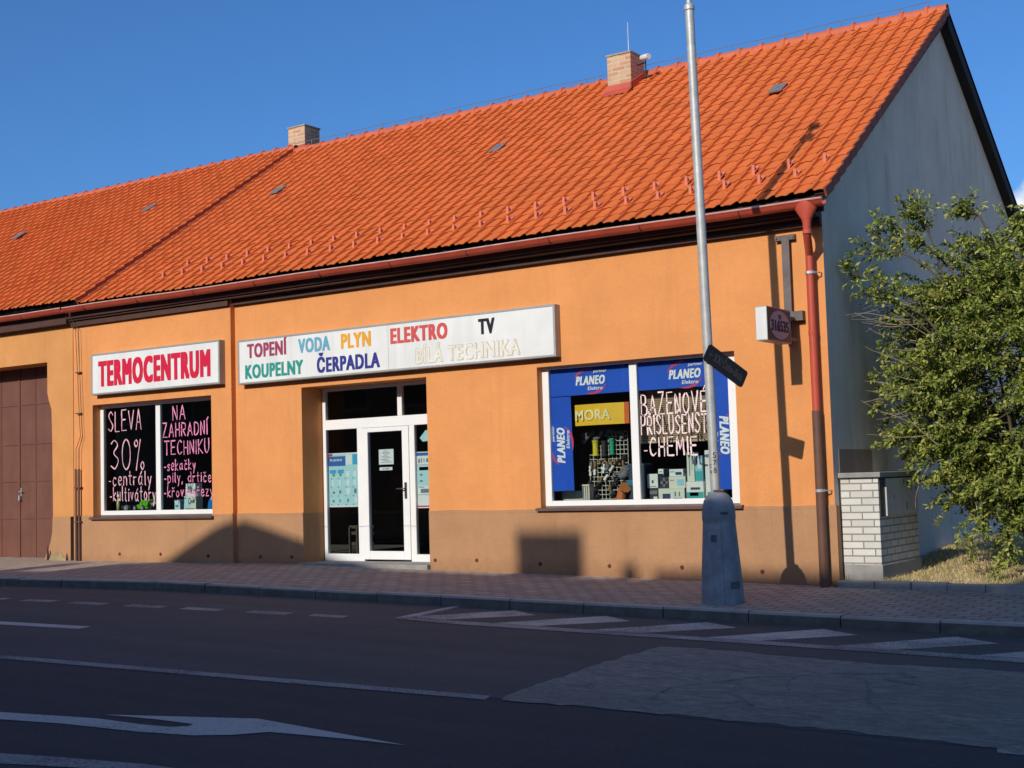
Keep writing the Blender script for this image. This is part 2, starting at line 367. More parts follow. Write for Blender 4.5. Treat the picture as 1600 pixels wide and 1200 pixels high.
decal('edge_dashes', [[(x0,y0),(x0+.62,y0+.04),(x0+.66,y0-.16),(x0+.04,y0-.2)] for x0, y0 in [(-10.9,-4.36),(-9.85,-4.36),(-8.85,-4.36),(-7.85,-4.27),(-6.9,-4.18),(-5.85,-4.09)]], m_mark2, .0045)
decal('faint_edge_dashes', [[(x0,y0),(x0+.5,y0+.03),(x0+.54,y0-.15),(x0+.04,y0-.18)] for x0, y0 in [(-4.9,-4.03)]], m_mark2, .0045)
decal('hatch_stripes', [[(-3.80,-3.9),(-3.82,-2.75),(-3.72,-2.75),(-3.60,-3.9)]] + [[(a-.06,-3.80),(a+.76,-2.80),(a+1.22,-3.06),(a+.50,-3.80)] for a in (-3.65,-2.42,-1.17,.12,1.45,2.75,4.05)], m_mark3, .0045)
decal('hatch_border', [[(-3.75,-3.87),(-2.37,-3.84),(-1.21,-3.84),(.1,-3.82),(1.64,-3.81),(3.08,-3.84),(8,-3.8),(8,-3.98),(3.14,-4.06),(1.72,-4.03),(.19,-4.02),(-1.09,-4.05),(-2.98,-4.08),(-3.7,-4.0)]], m_mark2, .008)
decal('near_line', [[(-8,-11.3),(-1.86,-10.40),(-1.43,-10.28),(-.74,-10.13),(-.40,-10.10),(-.9,-10.36),(-2,-10.7),(-8,-11.6)]], m_mark2, .0045)

# ------------------------------------------------------------------ lettering helpers
_cap = None
def text_mesh(body, ext=.003, bold=.02, spacing=1.0):
    cu = bpy.data.curves.new('lettering', 'FONT'); cu.body = body; cu.size = 1; cu.extrude = 0; cu.offset = bold; cu.space_character = spacing
    cu.resolution_u = 3
    o = bpy.data.objects.new('t', cu); COL.objects.link(o)
    dg = bpy.context.evaluated_depsgraph_get(); dg.update()
    me = bpy.data.meshes.new_from_object(o.evaluated_get(dg)); bpy.data.objects.remove(o); bpy.data.curves.remove(cu)
    return me
def capheight():
    global _cap
    if _cap is None:
        me = text_mesh('H', 0, 0); _cap = max(v.co.y for v in me.vertices)
    return _cap
def text(body, mat, parent, origin, right, upv, width, cap, bold=.02, name='lettering', thick=.004, shear=0):
    """origin = lower-left of the letters (baseline); width and cap height in metres"""
    n = 5 if bold > .01 else 1; bd = bold*2.0; dyk = bd*.35
    me = text_mesh(body, 0, 0, 1+bd*1.15 if n > 1 else 1.0); H = capheight()
    xs = [v.co.x for v in me.vertices]; x0, x1 = min(xs), max(xs)
    right = Vector(right).normalized(); upv = Vector(upv).normalized(); nrm = right.cross(upv); o3 = Vector(origin)
    base = bmesh.new(); base.from_mesh(me); bpy.data.meshes.remove(me)
    rr = bmesh.ops.extrude_face_region(base, geom=base.faces[:]); top = {v for v in rr['geom'] if isinstance(v, bmesh.types.BMVert)}
    bmesh.ops.recalc_face_normals(base, faces=base.faces[:]); base.verts.index_update()
    mb = MB(); q = 0
    for k in range(n):                   # heavy face: the letter drawn side by side, each a hair prouder
        for j in ((0, 1) if n > 1 else (0,)):
            dx = 0 if n == 1 else bd*k/(n-1); vs = []
            for v in base.verts:
                yy = (v.co.y+j*dyk)/(H+(dyk if n > 1 else 0))*cap
                vs.append(o3 + right*((v.co.x-x0+dx)/(x1-x0+(bd if n > 1 else 0))*width + shear*yy) + upv*yy + nrm*((thick if v in top else 0)+.0002*q))
            mb.add(vs, [tuple(v.index for v in f.verts) for f in base.faces]); q += 1
    base.free()
    return mb.build(name, mat, parent)
# hand-drawn brush letters as strokes  ("~" = smooth curve)
G = {
'A': '0,0 .25,1 .5,0|.09,.36 .42,.36', 'B': '0,0 0,1|~0,1 .36,.93 .36,.6 .04,.53|~.04,.53 .46,.42 .42,.06 0,0',
'C': '~.47,.86 .28,1 .05,.72 .03,.3 .22,.0 .48,.14', 'D': '0,0 0,1|~0,1 .36,.88 .46,.45 .3,.06 0,0', 'E': '.44,1 0,1 0,0 .46,0|0,.52 .38,.52',
'H': '0,0 0,1|.42,0 .42,1|0,.5 .42,.5', 'I': '.04,0 .04,1', 'K': '0,0 0,1|.42,1 0,.45 .45,0', 'L': '0,1 0,0 .42,0',
'M': '0,0 .05,1 .28,.3 .5,1 .57,0', 'N': '0,0 0,1 .4,0 .4,1', 'O': '~.25,1 .03,.75 .03,.25 .25,0 .47,.25 .47,.75 .25,1',
'P': '0,0 0,1|~0,1 .4,.92 .38,.52 0,.45', 'R': '0,0 0,1|~0,1 .4,.92 .38,.52 0,.45|.12,.45 .44,0',
'S': '~.44,.84 .25,1 .03,.8 .2,.55 .44,.28 .25,0 0,.12', 'T': '0,1 .5,1|.25,1 .25,0', 'U': '~0,1 0,.3 .2,0 .42,.3 .42,1', 'V': '0,1 .25,0 .5,1',
'Z': '0,1 .45,1 0,0 .48,0', '3': '~0,.88 .2,1 .4,.82 .16,.55 .44,.3 .24,0 -.02,.1', '0': '~.25,1 .03,.75 .03,.25 .25,0 .47,.25 .47,.75 .25,1',
'%': '.38,1.0 .12,-.05|~.12,1 .02,.88 .12,.76 .22,.88 .12,1|~.5,.22 .4,.1 .5,-.04 .6,.1 .5,.22', '-': '0,.3 .2,.3', ',': '.06,.06 0,-.16', ' ': '',
'a': '~.36,.5 .16,.6 .02,.3 .14,.02 .34,.2|.38,.6 .36,.1 .44,0', 'c': '~.34,.5 .18,.6 .02,.3 .16,0 .36,.1', 'd': '~.36,.45 .18,.6 .02,.3 .16,0 .36,.2|.38,1 .38,0',
'e': '~.03,.32 .34,.34 .3,.56 .14,.6 .02,.3 .16,0 .36,.1', 'i': '.04,0 .04,.6|.04,.76 .05,.8', 'k': '0,0 0,1|.3,.6 .0,.28 .34,0', 'l': '.04,1 .04,.1 .1,0',
'n': '0,0 0,.6|~0,.4 .16,.6 .32,.45 .33,0', 'o': '~.18,.6 .02,.3 .18,0 .36,.3 .18,.6', 'p': '0,-.35 0,.6|~0,.5 .2,.62 .38,.3 .2,0 0,.12', 'r': '0,0 0,.6|~0,.38 .12,.56 .28,.56',
's': '~.3,.52 .14,.6 .04,.46 .18,.32 .3,.16 .14,0 0,.08', 't': '.12,.95 .12,.08 .22,0|0,.62 .28,.62', 'u': '~0,.6 .02,.15 .16,0 .32,.2|.34,.6 .34,0', 'v': '0,.6 .16,0 .32,.6',
'y': '0,.6 .17,.05|.34,.6 .08,-.38', 'z': '0,.6 .3,.6 0,0 .32,0'}
ACC = {'Á': 'A', 'É': 'E', 'Í': 'I', 'Ř': 'R', 'Š': 'S', 'Ž': 'Z', 'á': 'a', 'ý': 'y', 'ř': 'r', 'č': 'c', 'ž': 'z', 'í': 'i', 'Ě': 'E'}
def glyph(ch):
    base = ACC.get(ch, ch); s = []
    for part in G[base].split('|'):
        if not part: continue
        sm = part[0] == '~'; pts = [tuple(map(float, q.split(','))) for q in part.lstrip('~').split()]
        if base == 'i' and ch == 'í' and pts[0][1] > .7: continue
        if sm:
            P = [pts[0]]+pts+[pts[-1]]; out = []
            if pts[0] == pts[-1]: P = [pts[-2]]+pts+[pts[1]]
            for i in range(1, len(P)-2):
                for k in range(6):
                    t = k/6; a, b, c, d = P[i-1], P[i], P[i+1], P[i+2]
                    out.append(tuple(.5*(2*b[j]+(c[j]-a[j])*t+(2*a[j]-5*b[j]+4*c[j]-d[j])*t*t+(3*b[j]-a[j]-3*c[j]+d[j])*t**3) for j in (0, 1)))
            pts = out+[pts[-1]]
        s.append(pts)
    wd = max([p[0] for q in s for p in q] or [.25])
    if ch != base:
        c = wd/2; t = 1.08 if base.isupper() else .72
        if ch in 'ÁÉÍáýí': s.append([(c, t), (c+.14, t+.2)])
        else: s.append([(c-.12, t+.18), (c, t+.03), (c+.14, t+.2)])
    return s, wd
def brush(body, mat, parent, x0, x1, z0, h, y, sw=.016, drop=0, name='brushed_line'):
    """paint strokes on the glass: baseline z0, capital height h, stretched from x0 to x1"""
    strokes = []; cx = 0
    for ch in body:
        s, wd = glyph(ch); jz = random.uniform(-.03, .03); js = random.uniform(.94, 1.06)
        strokes += [[(cx+p[0], p[1]*js+jz) for p in q] for q in s]; cx += wd+.25
    tot = cx-.25; mb = MB()
    for q in strokes:
        P = [Vector((lerp(x0, x1, p[0]/tot), z0+p[1]*h+drop*(p[0]/tot))) for p in q]
        D = []
        for a, b in zip(P, P[1:]):
            n = max(1, int((b-a).length/.04)); D += [a.lerp(b, k/n) for k in range(n)]
        D.append(P[-1]); D = [p+Vector((random.uniform(-.0022, .0022), random.uniform(-.0022, .0022))) for p in D]
        D = [D[0]-(D[1]-D[0]).normalized()*sw*.4]+D+[D[-1]+(D[-1]-D[-2]).normalized()*sw*.4]
        vs = []; fs = []
        for i, p in enumerate(D):
            d = (D[min(i+1, len(D)-1)]-D[max(i-1, 0)]); d = d.normalized() if d.length > 1e-6 else Vector((1, 0)); nn = Vector((-d.y, d.x))
            ww = sw*.5*random.uniform(.85, 1.1)*(.92+.30*math.sin(i*.35+len(vs)*.01+D[0].x*40))*(.6 if i in (0, len(D)-1) else 1)
            for yy in (y, y+.0015):
                for sg in (1, -1): vs.append((p.x+sg*nn.x*ww, yy, p.y+sg*nn.y*ww))
        for i in range(len(D)-1):
            a, b = i*4, i*4+4
            fs += [(a, a+1, b+1, b), (a+2, b+2, b+3, a+3), (a, b, b+2, a+2), (a+1, a+3, b+3, b+1)]
        mb.add(vs, fs)
    return mb.build(name, mat, parent)

# ------------------------------------------------------------------ main shop building
XL, XR, XM = -14.42, 0.0, -10.33        # left end, right corner, step in the facade
YL = -.10                                # the left bay stands 10 cm forward
shop = thing('shop_building', 'orange rendered shop building with brown plinth and red tiled roof', 'building', (-7, 5.5, 0))
def wall_mesh(x0, x1, z0, z1, y, holes, dy=0):
    """front surface with rectangular openings and reveals; holes = (x0,x1,z0,z1,depth,soffit,sillface)"""
    mb = MB(); xs = sorted({x0, x1, *[v for h in holes for v in h[:2] if x0 < v < x1]}); zs = sorted({z0, z1, *[v for h in holes for v in h[2:4] if z0 < v < z1]})
    for a, b in zip(xs, xs[1:]):
        for c, d in zip(zs, zs[1:]):
            mx, mz = (a+b)/2, (c+d)/2
            if any(h[0] < mx < h[1] and h[2] < mz < h[3] for h in holes): continue
            mb.quad((a, y+dy, c), (b, y+dy, c), (b, y+dy, d), (a, y+dy, d))
    for h in holes:
        c, d = max(h[2], z0), min(h[3], z1)
        if c >= d: continue
        ys, ye = y+dy, y+h[4]
        mb.quad((h[0], ye, c), (h[0], ys, c), (h[0], ys, d), (h[0], ye, d)); mb.quad((h[1], ys, c), (h[1], ye, c), (h[1], ye, d), (h[1], ys, d))
        if z0 <= h[3] <= z1: mb.quad((h[0], ys, d), (h[1], ys, d), (h[1], ye, d), (h[0], ye, d))
        if z0 <= h[2] <= z1: mb.quad((h[0], ye, c), (h[1], ye, c), (h[1], ys, c), (h[0], ys, c))
    return mb
LW = (-13.89, -10.815, .86, 2.893, .24); RW = (-4.31, -1.262, .885, 2.90, .24); DR = (-8.845, -6.30, -.5, 2.90, .62)
PZ = .885
mb = wall_mesh(XL, XM, PZ, 4.62, YL, [LW])
mb2 = wall_mesh(XM, XR, PZ, 4.62, 0, [RW, DR]); mb.add(mb2.v, mb2.f)
mb.quad((XM, YL, PZ), (XM, 0, PZ), (XM, 0, 4.62), (XM, YL, 4.62))
mb.build('wall', m_orange, shop)
mb = wall_mesh(XL, XM, -.6, PZ, YL, [(LW[0], LW[1], .86, 2.9, .24)], -.012); mb2 = wall_mesh(XM, XR+.02, -.6, PZ, 0, [DR], -.014); mb.add(mb2.v, mb2.f)
mb.quad((XM, YL-.012, -.6), (XM, -.014, -.6), (XM, -.014, PZ), (XM, YL-.012, PZ))
mb.quad((XL, YL-.012, PZ), (XM, YL-.012, PZ), (XM, YL, PZ), (XL, YL, PZ)); mb.quad((XM, -.014, PZ), (XR+.02, -.014, PZ), (XR+.02, 0, PZ), (XM, 0, PZ))
mb.quad((XR+.02, -.014, -.6), (XR+.02, .12, -.6), (XR+.02, .10, PZ), (XR+.02, -.014, PZ)); mb.quad((0, .12, -.6), (XR+.02, .12, -.6), (XR+.02, .10, PZ), (0, .10, PZ))
def wavy_edge(mb, x0, x1, y, h=.012):      # hand-cut upper edge of the plinth coat
    n = max(2, int((x1-x0)/.09)); z = [PZ+h*(.5+.5*math.sin(x0*3+i*.37)*math.sin(i*.113+1))+random.uniform(0, .006) for i in range(n+1)]
    vs = []
    for i in range(n+1): x = lerp(x0, x1, i/n); vs += [(x, y, PZ-.03), (x, y, z[i]), (x, y+.02, z[i]+.002)]
    mb.add(vs, [q for i in range(n) for q in ((3*i, 3*i+3, 3*i+4, 3*i+1), (3*i+1, 3*i+4, 3*i+5, 3*i+2))])
for x0, x1, y in ((XL+.01, LW[0]-.06, YL-.015), (LW[1]+.06, XM-.003, YL-.015), (XM+.003, DR[0]-.003, -.017), (DR[1]+.003, RW[0]-.06, -.017), (RW[1]+.06, XR+.018, -.017)): wavy_edge(mb, x0, x1, y)
plinth = mb.build('plinth', m_plinth, shop)
m_plug = flat('red_brown_plug', (.12, .025, .02), .6)
for px, pz_ in [(-13.16, .215), (-12.09, .22), (-10.92, .20), (-9.80, .185), (-9.1, .19), (-6.2, .165), (-5.44, .17), (-4.34, .13), (-3.22, .115), (-2.12, .11), (-.99, .07)]:
    y = (YL if px < XM else 0)-.012; q = MB(); q.tube([(px, y-.012, pz_), (px, y+.01, pz_)], [.026, .03], 12); q.build('wall_plug', m_plug, plinth)
# gable wall
E_Y, E_Z, TY, TZ, SLEN = -.246, 4.743, .8280, .5604, 7.007
NY, NZ_ = -.5604, .8280
RY, RZ = E_Y+TY*SLEN, E_Z+TZ*SLEN
BY = 2*RY-E_Y
def rp(x, s, h=0): return (x, E_Y+TY*s+NY*h, E_Z+TZ*s+NZ_*h)
MB().add([(0, -.0, -.6), (0, BY-.35, -.6), (0, BY-.35, 4.62), (0, RY, RZ-.12), (0, -.0, 4.72)], [(0, 1, 2, 3, 4)]).build('gable_wall', m_gable, shop)
MB().box(-.03, .006, .20, 1.40, .0, 1.58).build('bare_plaster_patch', m_patch, shop)
MB().quad((XL, BY-.35, -.6), (XR, BY-.35, -.6), (XR, BY-.35, 4.7), (XL, BY-.35, 4.7)).build('rear_wall', m_gable, shop)
# dark rooms behind the glass
def room(x0, x1, y0, y1, z0, z1, nm):
    m_ = MB()
    m_.quad((x0, y1, z0), (x1, y1, z0), (x1, y1, z1), (x0, y1, z1)); m_.quad((x0, y0, z0), (x0, y1, z0), (x0, y1, z1), (x0, y0, z1)); m_.quad((x1, y1, z0), (x1, y0, z0), (x1, y0, z1), (x1, y1, z1))
    m_.quad((x0, y0, z0), (x1, y0, z0), (x1, y1, z0), (x0, y1, z0)); m_.quad((x0, y1, z1), (x1, y1, z1), (x1, y0, z1), (x0, y0, z1))
    return m_.build(nm, m_room, shop)
room(-14.2, -.2, .66, 6.2, .06, 3.35, 'shop_interior')
MB().box(-13.95, -10.7, .16, 1.05, .80, .962).build('display_shelf', m_shelf, shop)
MB().box(-4.36, -1.2, .24, 1.15, .80, .985).build('display_shelf', m_shelf, shop)
# upvc windows
def window(x0, x1, z0, z1, y, mull, pl, prr, pb, pt, xo0, xo1, yo, zs):
    mb = MB(); d = .065
    mb.box(x0, x0+pl, y, y+d, z0, z1); mb.box(x1-prr, x1, y, y+d, z0, z1); mb.box(x0+pl, x1-prr, y, y+d, z0, z0+pb); mb.box(x0+pl, x1-prr, y, y+d, z1-pt, z1)
    mb.box(mull[0], mull[1], y+.004, y+d-.004, z0+pb, z1-pt)
    wn = mb.build('window', m_white, shop, bevel=.006)
    for a, b in ((x0+pl, mull[0]), (mull[1], x1-prr)):
        MB().box(a, b, y+.028, y+.036, z0+pb, z1-pt).build('pane', m_glass, wn)
    MB().add([(xo0, yo-.07, zs), (xo1, yo-.07, zs), (xo1, y-.001, zs+.03), (xo0, y-.001, zs+.03), (xo0, yo-.07, zs-.035), (xo1, yo-.07, zs-.035), (xo1, y-.001, zs-.04), (xo0, y-.001, zs-.04)],
             [(0, 1, 2, 3), (4, 7, 6, 5), (0, 4, 5, 1), (1, 5, 6, 2), (3, 7, 4, 0)]).build('sill', m_sill, wn)
    return wn
window(-13.93, -10.78, .895, 2.93, .07, (-12.408, -12.292), .125, .12, .078, .10, -13.93, -10.77, YL, .862)
window(-4.33, -1.23, .925, 2.94, .13, (-2.898, -2.782), .125, .20, .08, .075, -4.36, -1.21, 0, .905)
# entrance
DY = .47
mb = MB(); d = .07
zt, zt2 = 2.215, 2.375
mb.box(-8.83, -8.765, DY, DY+d, .10, 2.90); mb.box(-6.36, -6.30, DY, DY+d, .10, 2.90); mb.box(-8.765, -6.36, DY, DY+d, zt, zt2); mb.box(-8.765, -6.36, DY, DY+d, 2.845, 2.90)
mb.box(-8.765, -8.10, DY, DY+d, .10, .215); mb.box(-8.10, -7.985, DY, DY+d, .10, zt); mb.box(-7.035, -6.93, DY, DY+d, .10, zt); mb.box(-6.93, -6.36, DY, DY+d, .10, .215)
mb.box(-7.255, -7.165, DY, DY+d, zt2, 2.845)
ent = mb.build('entrance_frame', m_white, shop, bevel=.006)
for a, b, c, e in ((-8.765, -8.10, .215, zt), (-6.93, -6.36, .215, zt), (-8.765, -7.255, zt2, 2.845), (-7.165, -6.36, zt2, 2.845)):
    MB().box(a, b, DY+.03, DY+.038, c, e).build('pane', m_glass, ent)
mb = MB(); y = DY-.012
mb.box(-7.982, -7.87, y, y+.075, .13, 2.21); mb.box(-7.17, -7.038, y, y+.075, .13, 2.21); mb.box(-7.87, -7.17, y, y+.075, .13, .262); mb.box(-7.87, -7.17, y, y+.075, 2.14, 2.21)
door = mb.build('door', m_white, shop, bevel=.006)
MB().box(-7.87, -7.17, y+.03, y+.038, .262, 2.14).build('pane', m_glass, door)
mb = MB(); mb.box(-7.125, -7.085, y-.014, y, 1.08, 1.33); mb.tube([(-7.105, y-.01, 1.235), (-7.105, y-.06, 1.235), (-7.125, y-.065, 1.235), (-7.25, y-.06, 1.232)], .011, 8); mb.tube([(-7.105, y-.02, 1.13), (-7.105, y-.012, 1.13)], .02, 10)
mb.build('handle', flat('dark_bronze', (.05, .04, .035), .4), door)
MB().box(-7.22, -7.19, DY+.12, DY+.15, .3, 2.1).build('pull_bar', flat('pale_metal', (.5, .48, .42), .4), door)
MB().box(-8.87, -6.29, -.10, .60, -.2, .10).build('door_step', m_conc, shop, bevel=.01)

# roof ----------------------------------------------------------------
TW, TR = .25, .27
TA = .040
def tile_profile(u):                     # u in 0..1 across one tile: a full roll ending in a sharp interlock step, then a flatter roll
    if u <= .40: return TA*math.sin(math.pi*u/.80)**.9
    if u <= .43: return lerp(TA, -.004, (u-.40)/.03)
    q = (u-.43)/.57
    return -.004*(1-q)+.017*math.sin(math.pi*q)
US = [0, .06, .13, .21, .30, .37, .40, .43, .50, .60, .715, .83, .93]
def tiled(x0, x1, slen, h0=0, hip=None):
    vs = []; fs = []; tint = []
    nc = int(round((x1-x0)/TW)); tw = (x1-x0)/nc; nr = int(round(slen/TR)); tr = slen/nr
    cols = [(c, u) for c in range(nc) for u in US]+[(nc, 0)]
    W = len(cols)
    for r in range(nr):
        jit = [random.uniform(-.004, .004) for _ in range(nc+1)]; sj = [random.uniform(-.008, .008) for _ in range(nc+1)]
        tn = [random.random() for _ in range(nc)]
        b = len(vs)
        for s_, hh, lift in ((r*tr+.045, -.004, 1), (r*tr, .013, 1), (r*tr+.003, .025, 1), ((r+1)*tr+.03, .004, 0)):
            for c, u in cols:
                ci = min(c, nc-1); p = tile_profile(u)
                if lift: p = max(p, .17*TA)
                sag = .012*math.sin((x0+c*tw)*.7)+.008*math.sin((x0+c*tw)*1.9+1)
                vs.append(rp(x0+(c+u)*tw, s_+sj[ci], h0+hh+p+jit[ci]+sag))
        for k in range(3):
            for i in range(W-1):
                a = b+k*W+i; fs.append((a, a+1, a+1+W, a+W)); tint.append(tn[cols[i][0]])
    return vs, fs, tint
XV = .15
SEAM = -14.12
vs, fs, tint = tiled(SEAM, XV, SLEN-.04)
roof = MB().add(vs, fs).build('roof', m_tile, shop, tint=tint)
for p in roof.data.polygons: p.use_smooth = True
roof.data.set_sharp_from_angle(angle=R(40))
# deck under the tiles, rear slope, verges
mb = MB()
mb.prism([rp(SEAM, .10, -.02), rp(XV-.02, .10, -.02), rp(XV-.02, SLEN, -.02), rp(SEAM, SLEN, -.02)], (0, 0, -.07))
mb.build('roof_deck', m_dark, roof)
mb = MB(); b0 = Vector((0, RY, RZ+.03)); b1 = Vector((0, BY, E_Z+.03))
mb.prism([(SEAM, RY, RZ+.03), (XV, RY, RZ+.03), (XV, BY, E_Z+.03), (SEAM, BY, E_Z+.03)], (0, 0, -.10)); mb.build('rear_slope', m_ridge, roof)
mb = MB(); mb.prism([(XV, RY, RZ+.02), (XV, BY, E_Z+.02), (XV, BY, E_Z-.26), (XV, RY, RZ-.30)], (-.145, 0, 0)); mb.build('rear_bargeboard', m_dark, roof)
mb = MB(); nrw = 26
for k in range(nrw):                     # verge flange: one drop piece per tile row
    s0, s1 = SLEN*k/nrw, SLEN*(k+1)/nrw+.01
    mb.prism([rp(XV-.015, s0, .046), rp(XV-.015, s1, .012), rp(XV-.015, s1, -.105), rp(XV-.015, s0, -.075)], (.03, 0, 0))
mb.build('verge', m_verge, roof)
mb = MB(); mb.prism([rp(.002, .02, -.03), rp(.002, SLEN, -.03), rp(.002, SLEN, -.17), rp(.002, .05, -.12)], (XV-.03, 0, 0)); mb.build('verge_board', m_cornice, roof)
def ridge_caps(x0, x1, parent, dz=0):
    mb = MB(); x = x0
    while x < x1-.05:
        L = min(.41, x1-x); seg = 8; vs = []
        for xx, rr, zz in ((x-.02, .112, .004), (x+.03, .118, .008), (x+.05, .100, -.006), (x+L, .096, -.006)):
            for k in range(seg+1):
                t = math.pi*(-.12+1.24*k/seg); vs.append((xx, RY-rr*math.cos(t), RZ+dz-.035+zz+rr*math.sin(t)+.02))
        fs = [(i*(seg+1)+k, i*(seg+1)+k+1, (i+1)*(seg+1)+k+1, (i+1)*(seg+1)+k) for i in range(3) for k in range(seg)]
        fs.append(tuple(range(seg+1))); mb.add(vs, fs); x += L
    return mb.build('ridge_tiles', m_ridge, parent, smooth='auto')
ridge_caps(SEAM, XV, roof)
mb = MB(); pts = [(x*.5+SEAM, RY, RZ+.175+.012*math.sin(x*1.57)) for x in range(0, 29)]
mb.tube(pts, .006, 5)
for i in range(14): mb.tube([(SEAM+.5+i, RY, RZ+.10), (SEAM+.5+i, RY, RZ+.19)], .009, 5)
mb.build('lightning_conductor', simple('dull_wire', (.16, .14, .13), .6), roof)
# snow guards: two rows across the lower roof
mb = MB(); g0 = Vector(rp(0, .0, .02))
mb.box(g0.x, g0.x+.042, g0.y, g0.y+.006, g0.z-.02, g0.z+.118)
mb.prism([g0+Vector((.022, .006, .0)), g0+Vector((.022, .006, .125)), Vector(rp(.022, .13, .03))], (.006, 0, 0))
mb.prism([rp(-.004, .012, .03), rp(-.004, .20, .03), rp(-.004, .20, .040), rp(-.004, .012, .040)], (.058, 0, 0))
sg0 = mb.build('snow_guard', simple('guard_red', (.66, .20, .12), .85, .1, 3, spec=.1), roof)
k = 0
for row, (xa, s) in enumerate(((-12.36, .56), (-12.08, .955))):
    for i in range(25):
        o = sg0 if k == 0 else sg0.copy()
        if k: COL.objects.link(o); o.parent = roof
        o.location = (xa+.497*i, TY*s, TZ*s); k += 1
def vent_tile(x, s, parent, h0=0):
    MB().prism([rp(x-.11, s, h0+.055), rp(x+.11, s, h0+.055), rp(x+.11, s+.34, h0+.052), rp(x-.11, s+.34, h0+.052)], (0, -.01, .014)).build('glass_tile', simple('dusty_glass_tile', (.20, .19, .17), .35, .3, 20), parent)
for x, s in ((-1.89, 4.22), (-7.08, 4.03), (-12.46, 4.13)): vent_tile(x, s, roof)
# chimneys
def chimney(x0, x1, y0, y1, zb_, zt_, flash):
    c = MB().box(x0, x1, y0, y1, zb_, zt_).build('chimney', m_ybrick, roof)
    mb = MB(); mb.box(x0-.02, x1+.02, y0-.02, y1+.02, zt_, zt_+.035); mb.build('chimney_cap', m_conc, c, bevel=.008)
    mb = MB(); a, b = x0-.035, x1+.035; s0 = (y0-E_Y)/TY
    if flash:
        mb.prism([(a, y0-.012, RZ-.75), (b, y0-.012, RZ-.75), (b, y0-.012, RZ-.31), (a, y0-.012, RZ-.31)], (0, -.018, 0))
        mb.prism([rp(a, s0-.22, .062), rp(b, s0-.22, .062), rp(b, s0, .070), rp(a, s0, .070)], (0, 0, .008))
        mb.prism([(b, y0-.03, RZ-.75), (b, y1, RZ-.30), (b, y1, RZ+.0), (b, y0-.03, RZ-.31)], (-.033, 0, 0))
    else: mb.box(a, b, y0-.03, y1+.03, RZ-.25, RZ+.13)
    mb.build('flashing', m_pipe, c)
    return c
chimney(-5.755, -5.275, 4.85, 5.36, 7.4, 8.90, True)
chimney(-14.375, -13.885, 5.62, 6.10, 8.3, 9.235, False)
# eaves: cornice, gutter, downpipe
mb = MB(); mb.box(XL, -.001, -.215, .02, 4.465, 4.64); mb.box(XM, -.001, -.075, .02, 4.37, 4.463); mb.box(XL, XM-.001, -.165, -.09, 4.36, 4.463)
mb.box(XL, XV-.03, -.26, -.22, 4.50, 4.69)
mb.build('cornice', m_cornice, shop, bevel=.004)
def gutter(x0, x1, parent, zslope=0.0, gy=-.37, gzc=4.612, r=.078):
    seg = 10; mb = MB(); n = int(x1-x0)+1; vs = []
    prof = [(gy+rr*math.cos(math.pi+math.pi*k/seg), rr*math.sin(math.pi+math.pi*k/seg)) for rr in (r,) for k in range(seg+1)]
    prof = [(gy-r-.006, .012), (gy-r-.012, .0), (gy-r-.004, -.008)]+prof[1:]
    inner = [(gy+(r-.006)*math.cos(math.pi+math.pi*k/seg), (r-.006)*math.sin(math.pi+math.pi*k/seg)+.003) for k in range(seg, -1, -1)]
    full = prof+inner; W = len(full)
    for i in range(n+1):
        x = lerp(x0, x1, i/n); dz = zslope*(x-x1)+.006*math.sin(x*1.3)
        vs += [(x, y, gzc+z+dz) for y, z in full]
    fs = [(i*W+k, i*W+(k+1) % W, (i+1)*W+(k+1) % W, (i+1)*W+k) for i in range(n) for k in range(W)] + [tuple(range(W)), tuple(range(n*W, (n+1)*W))]
    mb.add(vs, fs); g_ = mb.build('gutter', m_gutter, parent, smooth='auto')
    x = x0+.6
    while x < x1:
        dz = zslope*(x-x1)
        MB().tube([(x, gy+(r+.004)*math.cos(math.pi+math.pi*k/8), gzc+dz+(r+.004)*math.sin(math.pi+math.pi*k/8)) for k in range(9)], .008, 5).build('gutter_bracket', m_cornice, g_); x += 1.42
    rim = MB().tube([(lerp(x0, x1, i/n), gy-r-.006, gzc+.014+zslope*(lerp(x0, x1, i/n)-x1)+.006*math.sin(lerp(x0, x1, i/n)*1.3)) for i in range(n+1)], .009, 6).build('gutter_rim', m_rimglint, g_)
    return g_
gutter(-14.3, .175, shop, -.0035)
mb = MB(); px, py = -.055, -.37            # hopper
vs = []
for z, hw, hd in ((4.64, .150, .092), (4.53, .142, .088), (4.40, .062, .058), (4.34, .050, .050)):
    for k in range(14):
        t = 2*math.pi*k/14; vs.append((px+hw*math.cos(t), py+hd*math.sin(t), z))
mb.add(vs, [(i*14+k, i*14+(k+1) % 14, (i+1)*14+(k+1) % 14, (i+1)*14+k) for i in range(3) for k in range(14)])
hop = mb.build('hopper', m_pipe, shop, smooth=True)
dp = MB().tube([(px, py, 4.42), (px, py, 4.24), (px-.01, py+.02, 4.215), (-.135, -.125, 4.02), (-.142, -.11, 3.99), (-.142, -.11, 3.0), (-.140, -.11, 2.05)], [.050, .050, .050, .050, .051, .051, .051], 14).build('downpipe', m_pipe, shop, smooth='auto')
MB().tube([(-.140, -.11, 2.06), (-.135, -.11, -.02), (-.135, -.11, -.1)], [.058, .060, .062], 14).build('cast_iron_pipe', m_pipe2, dp, smooth='auto')
for z in (3.76, 1.06):
    mb = MB(); mb.tube([(-.14, -.11, z), (-.14, -.11, z+.035)], .064, 14); mb.box(-.15, -.13, -.06, .0, z+.005, z+.03); mb.tube([(-.085, -.12, z+.017), (-.04, -.09, z+.017), (-.03, .0, z+.017)], .008, 6); mb.build('pipe_clamp', m_zinc, dp)
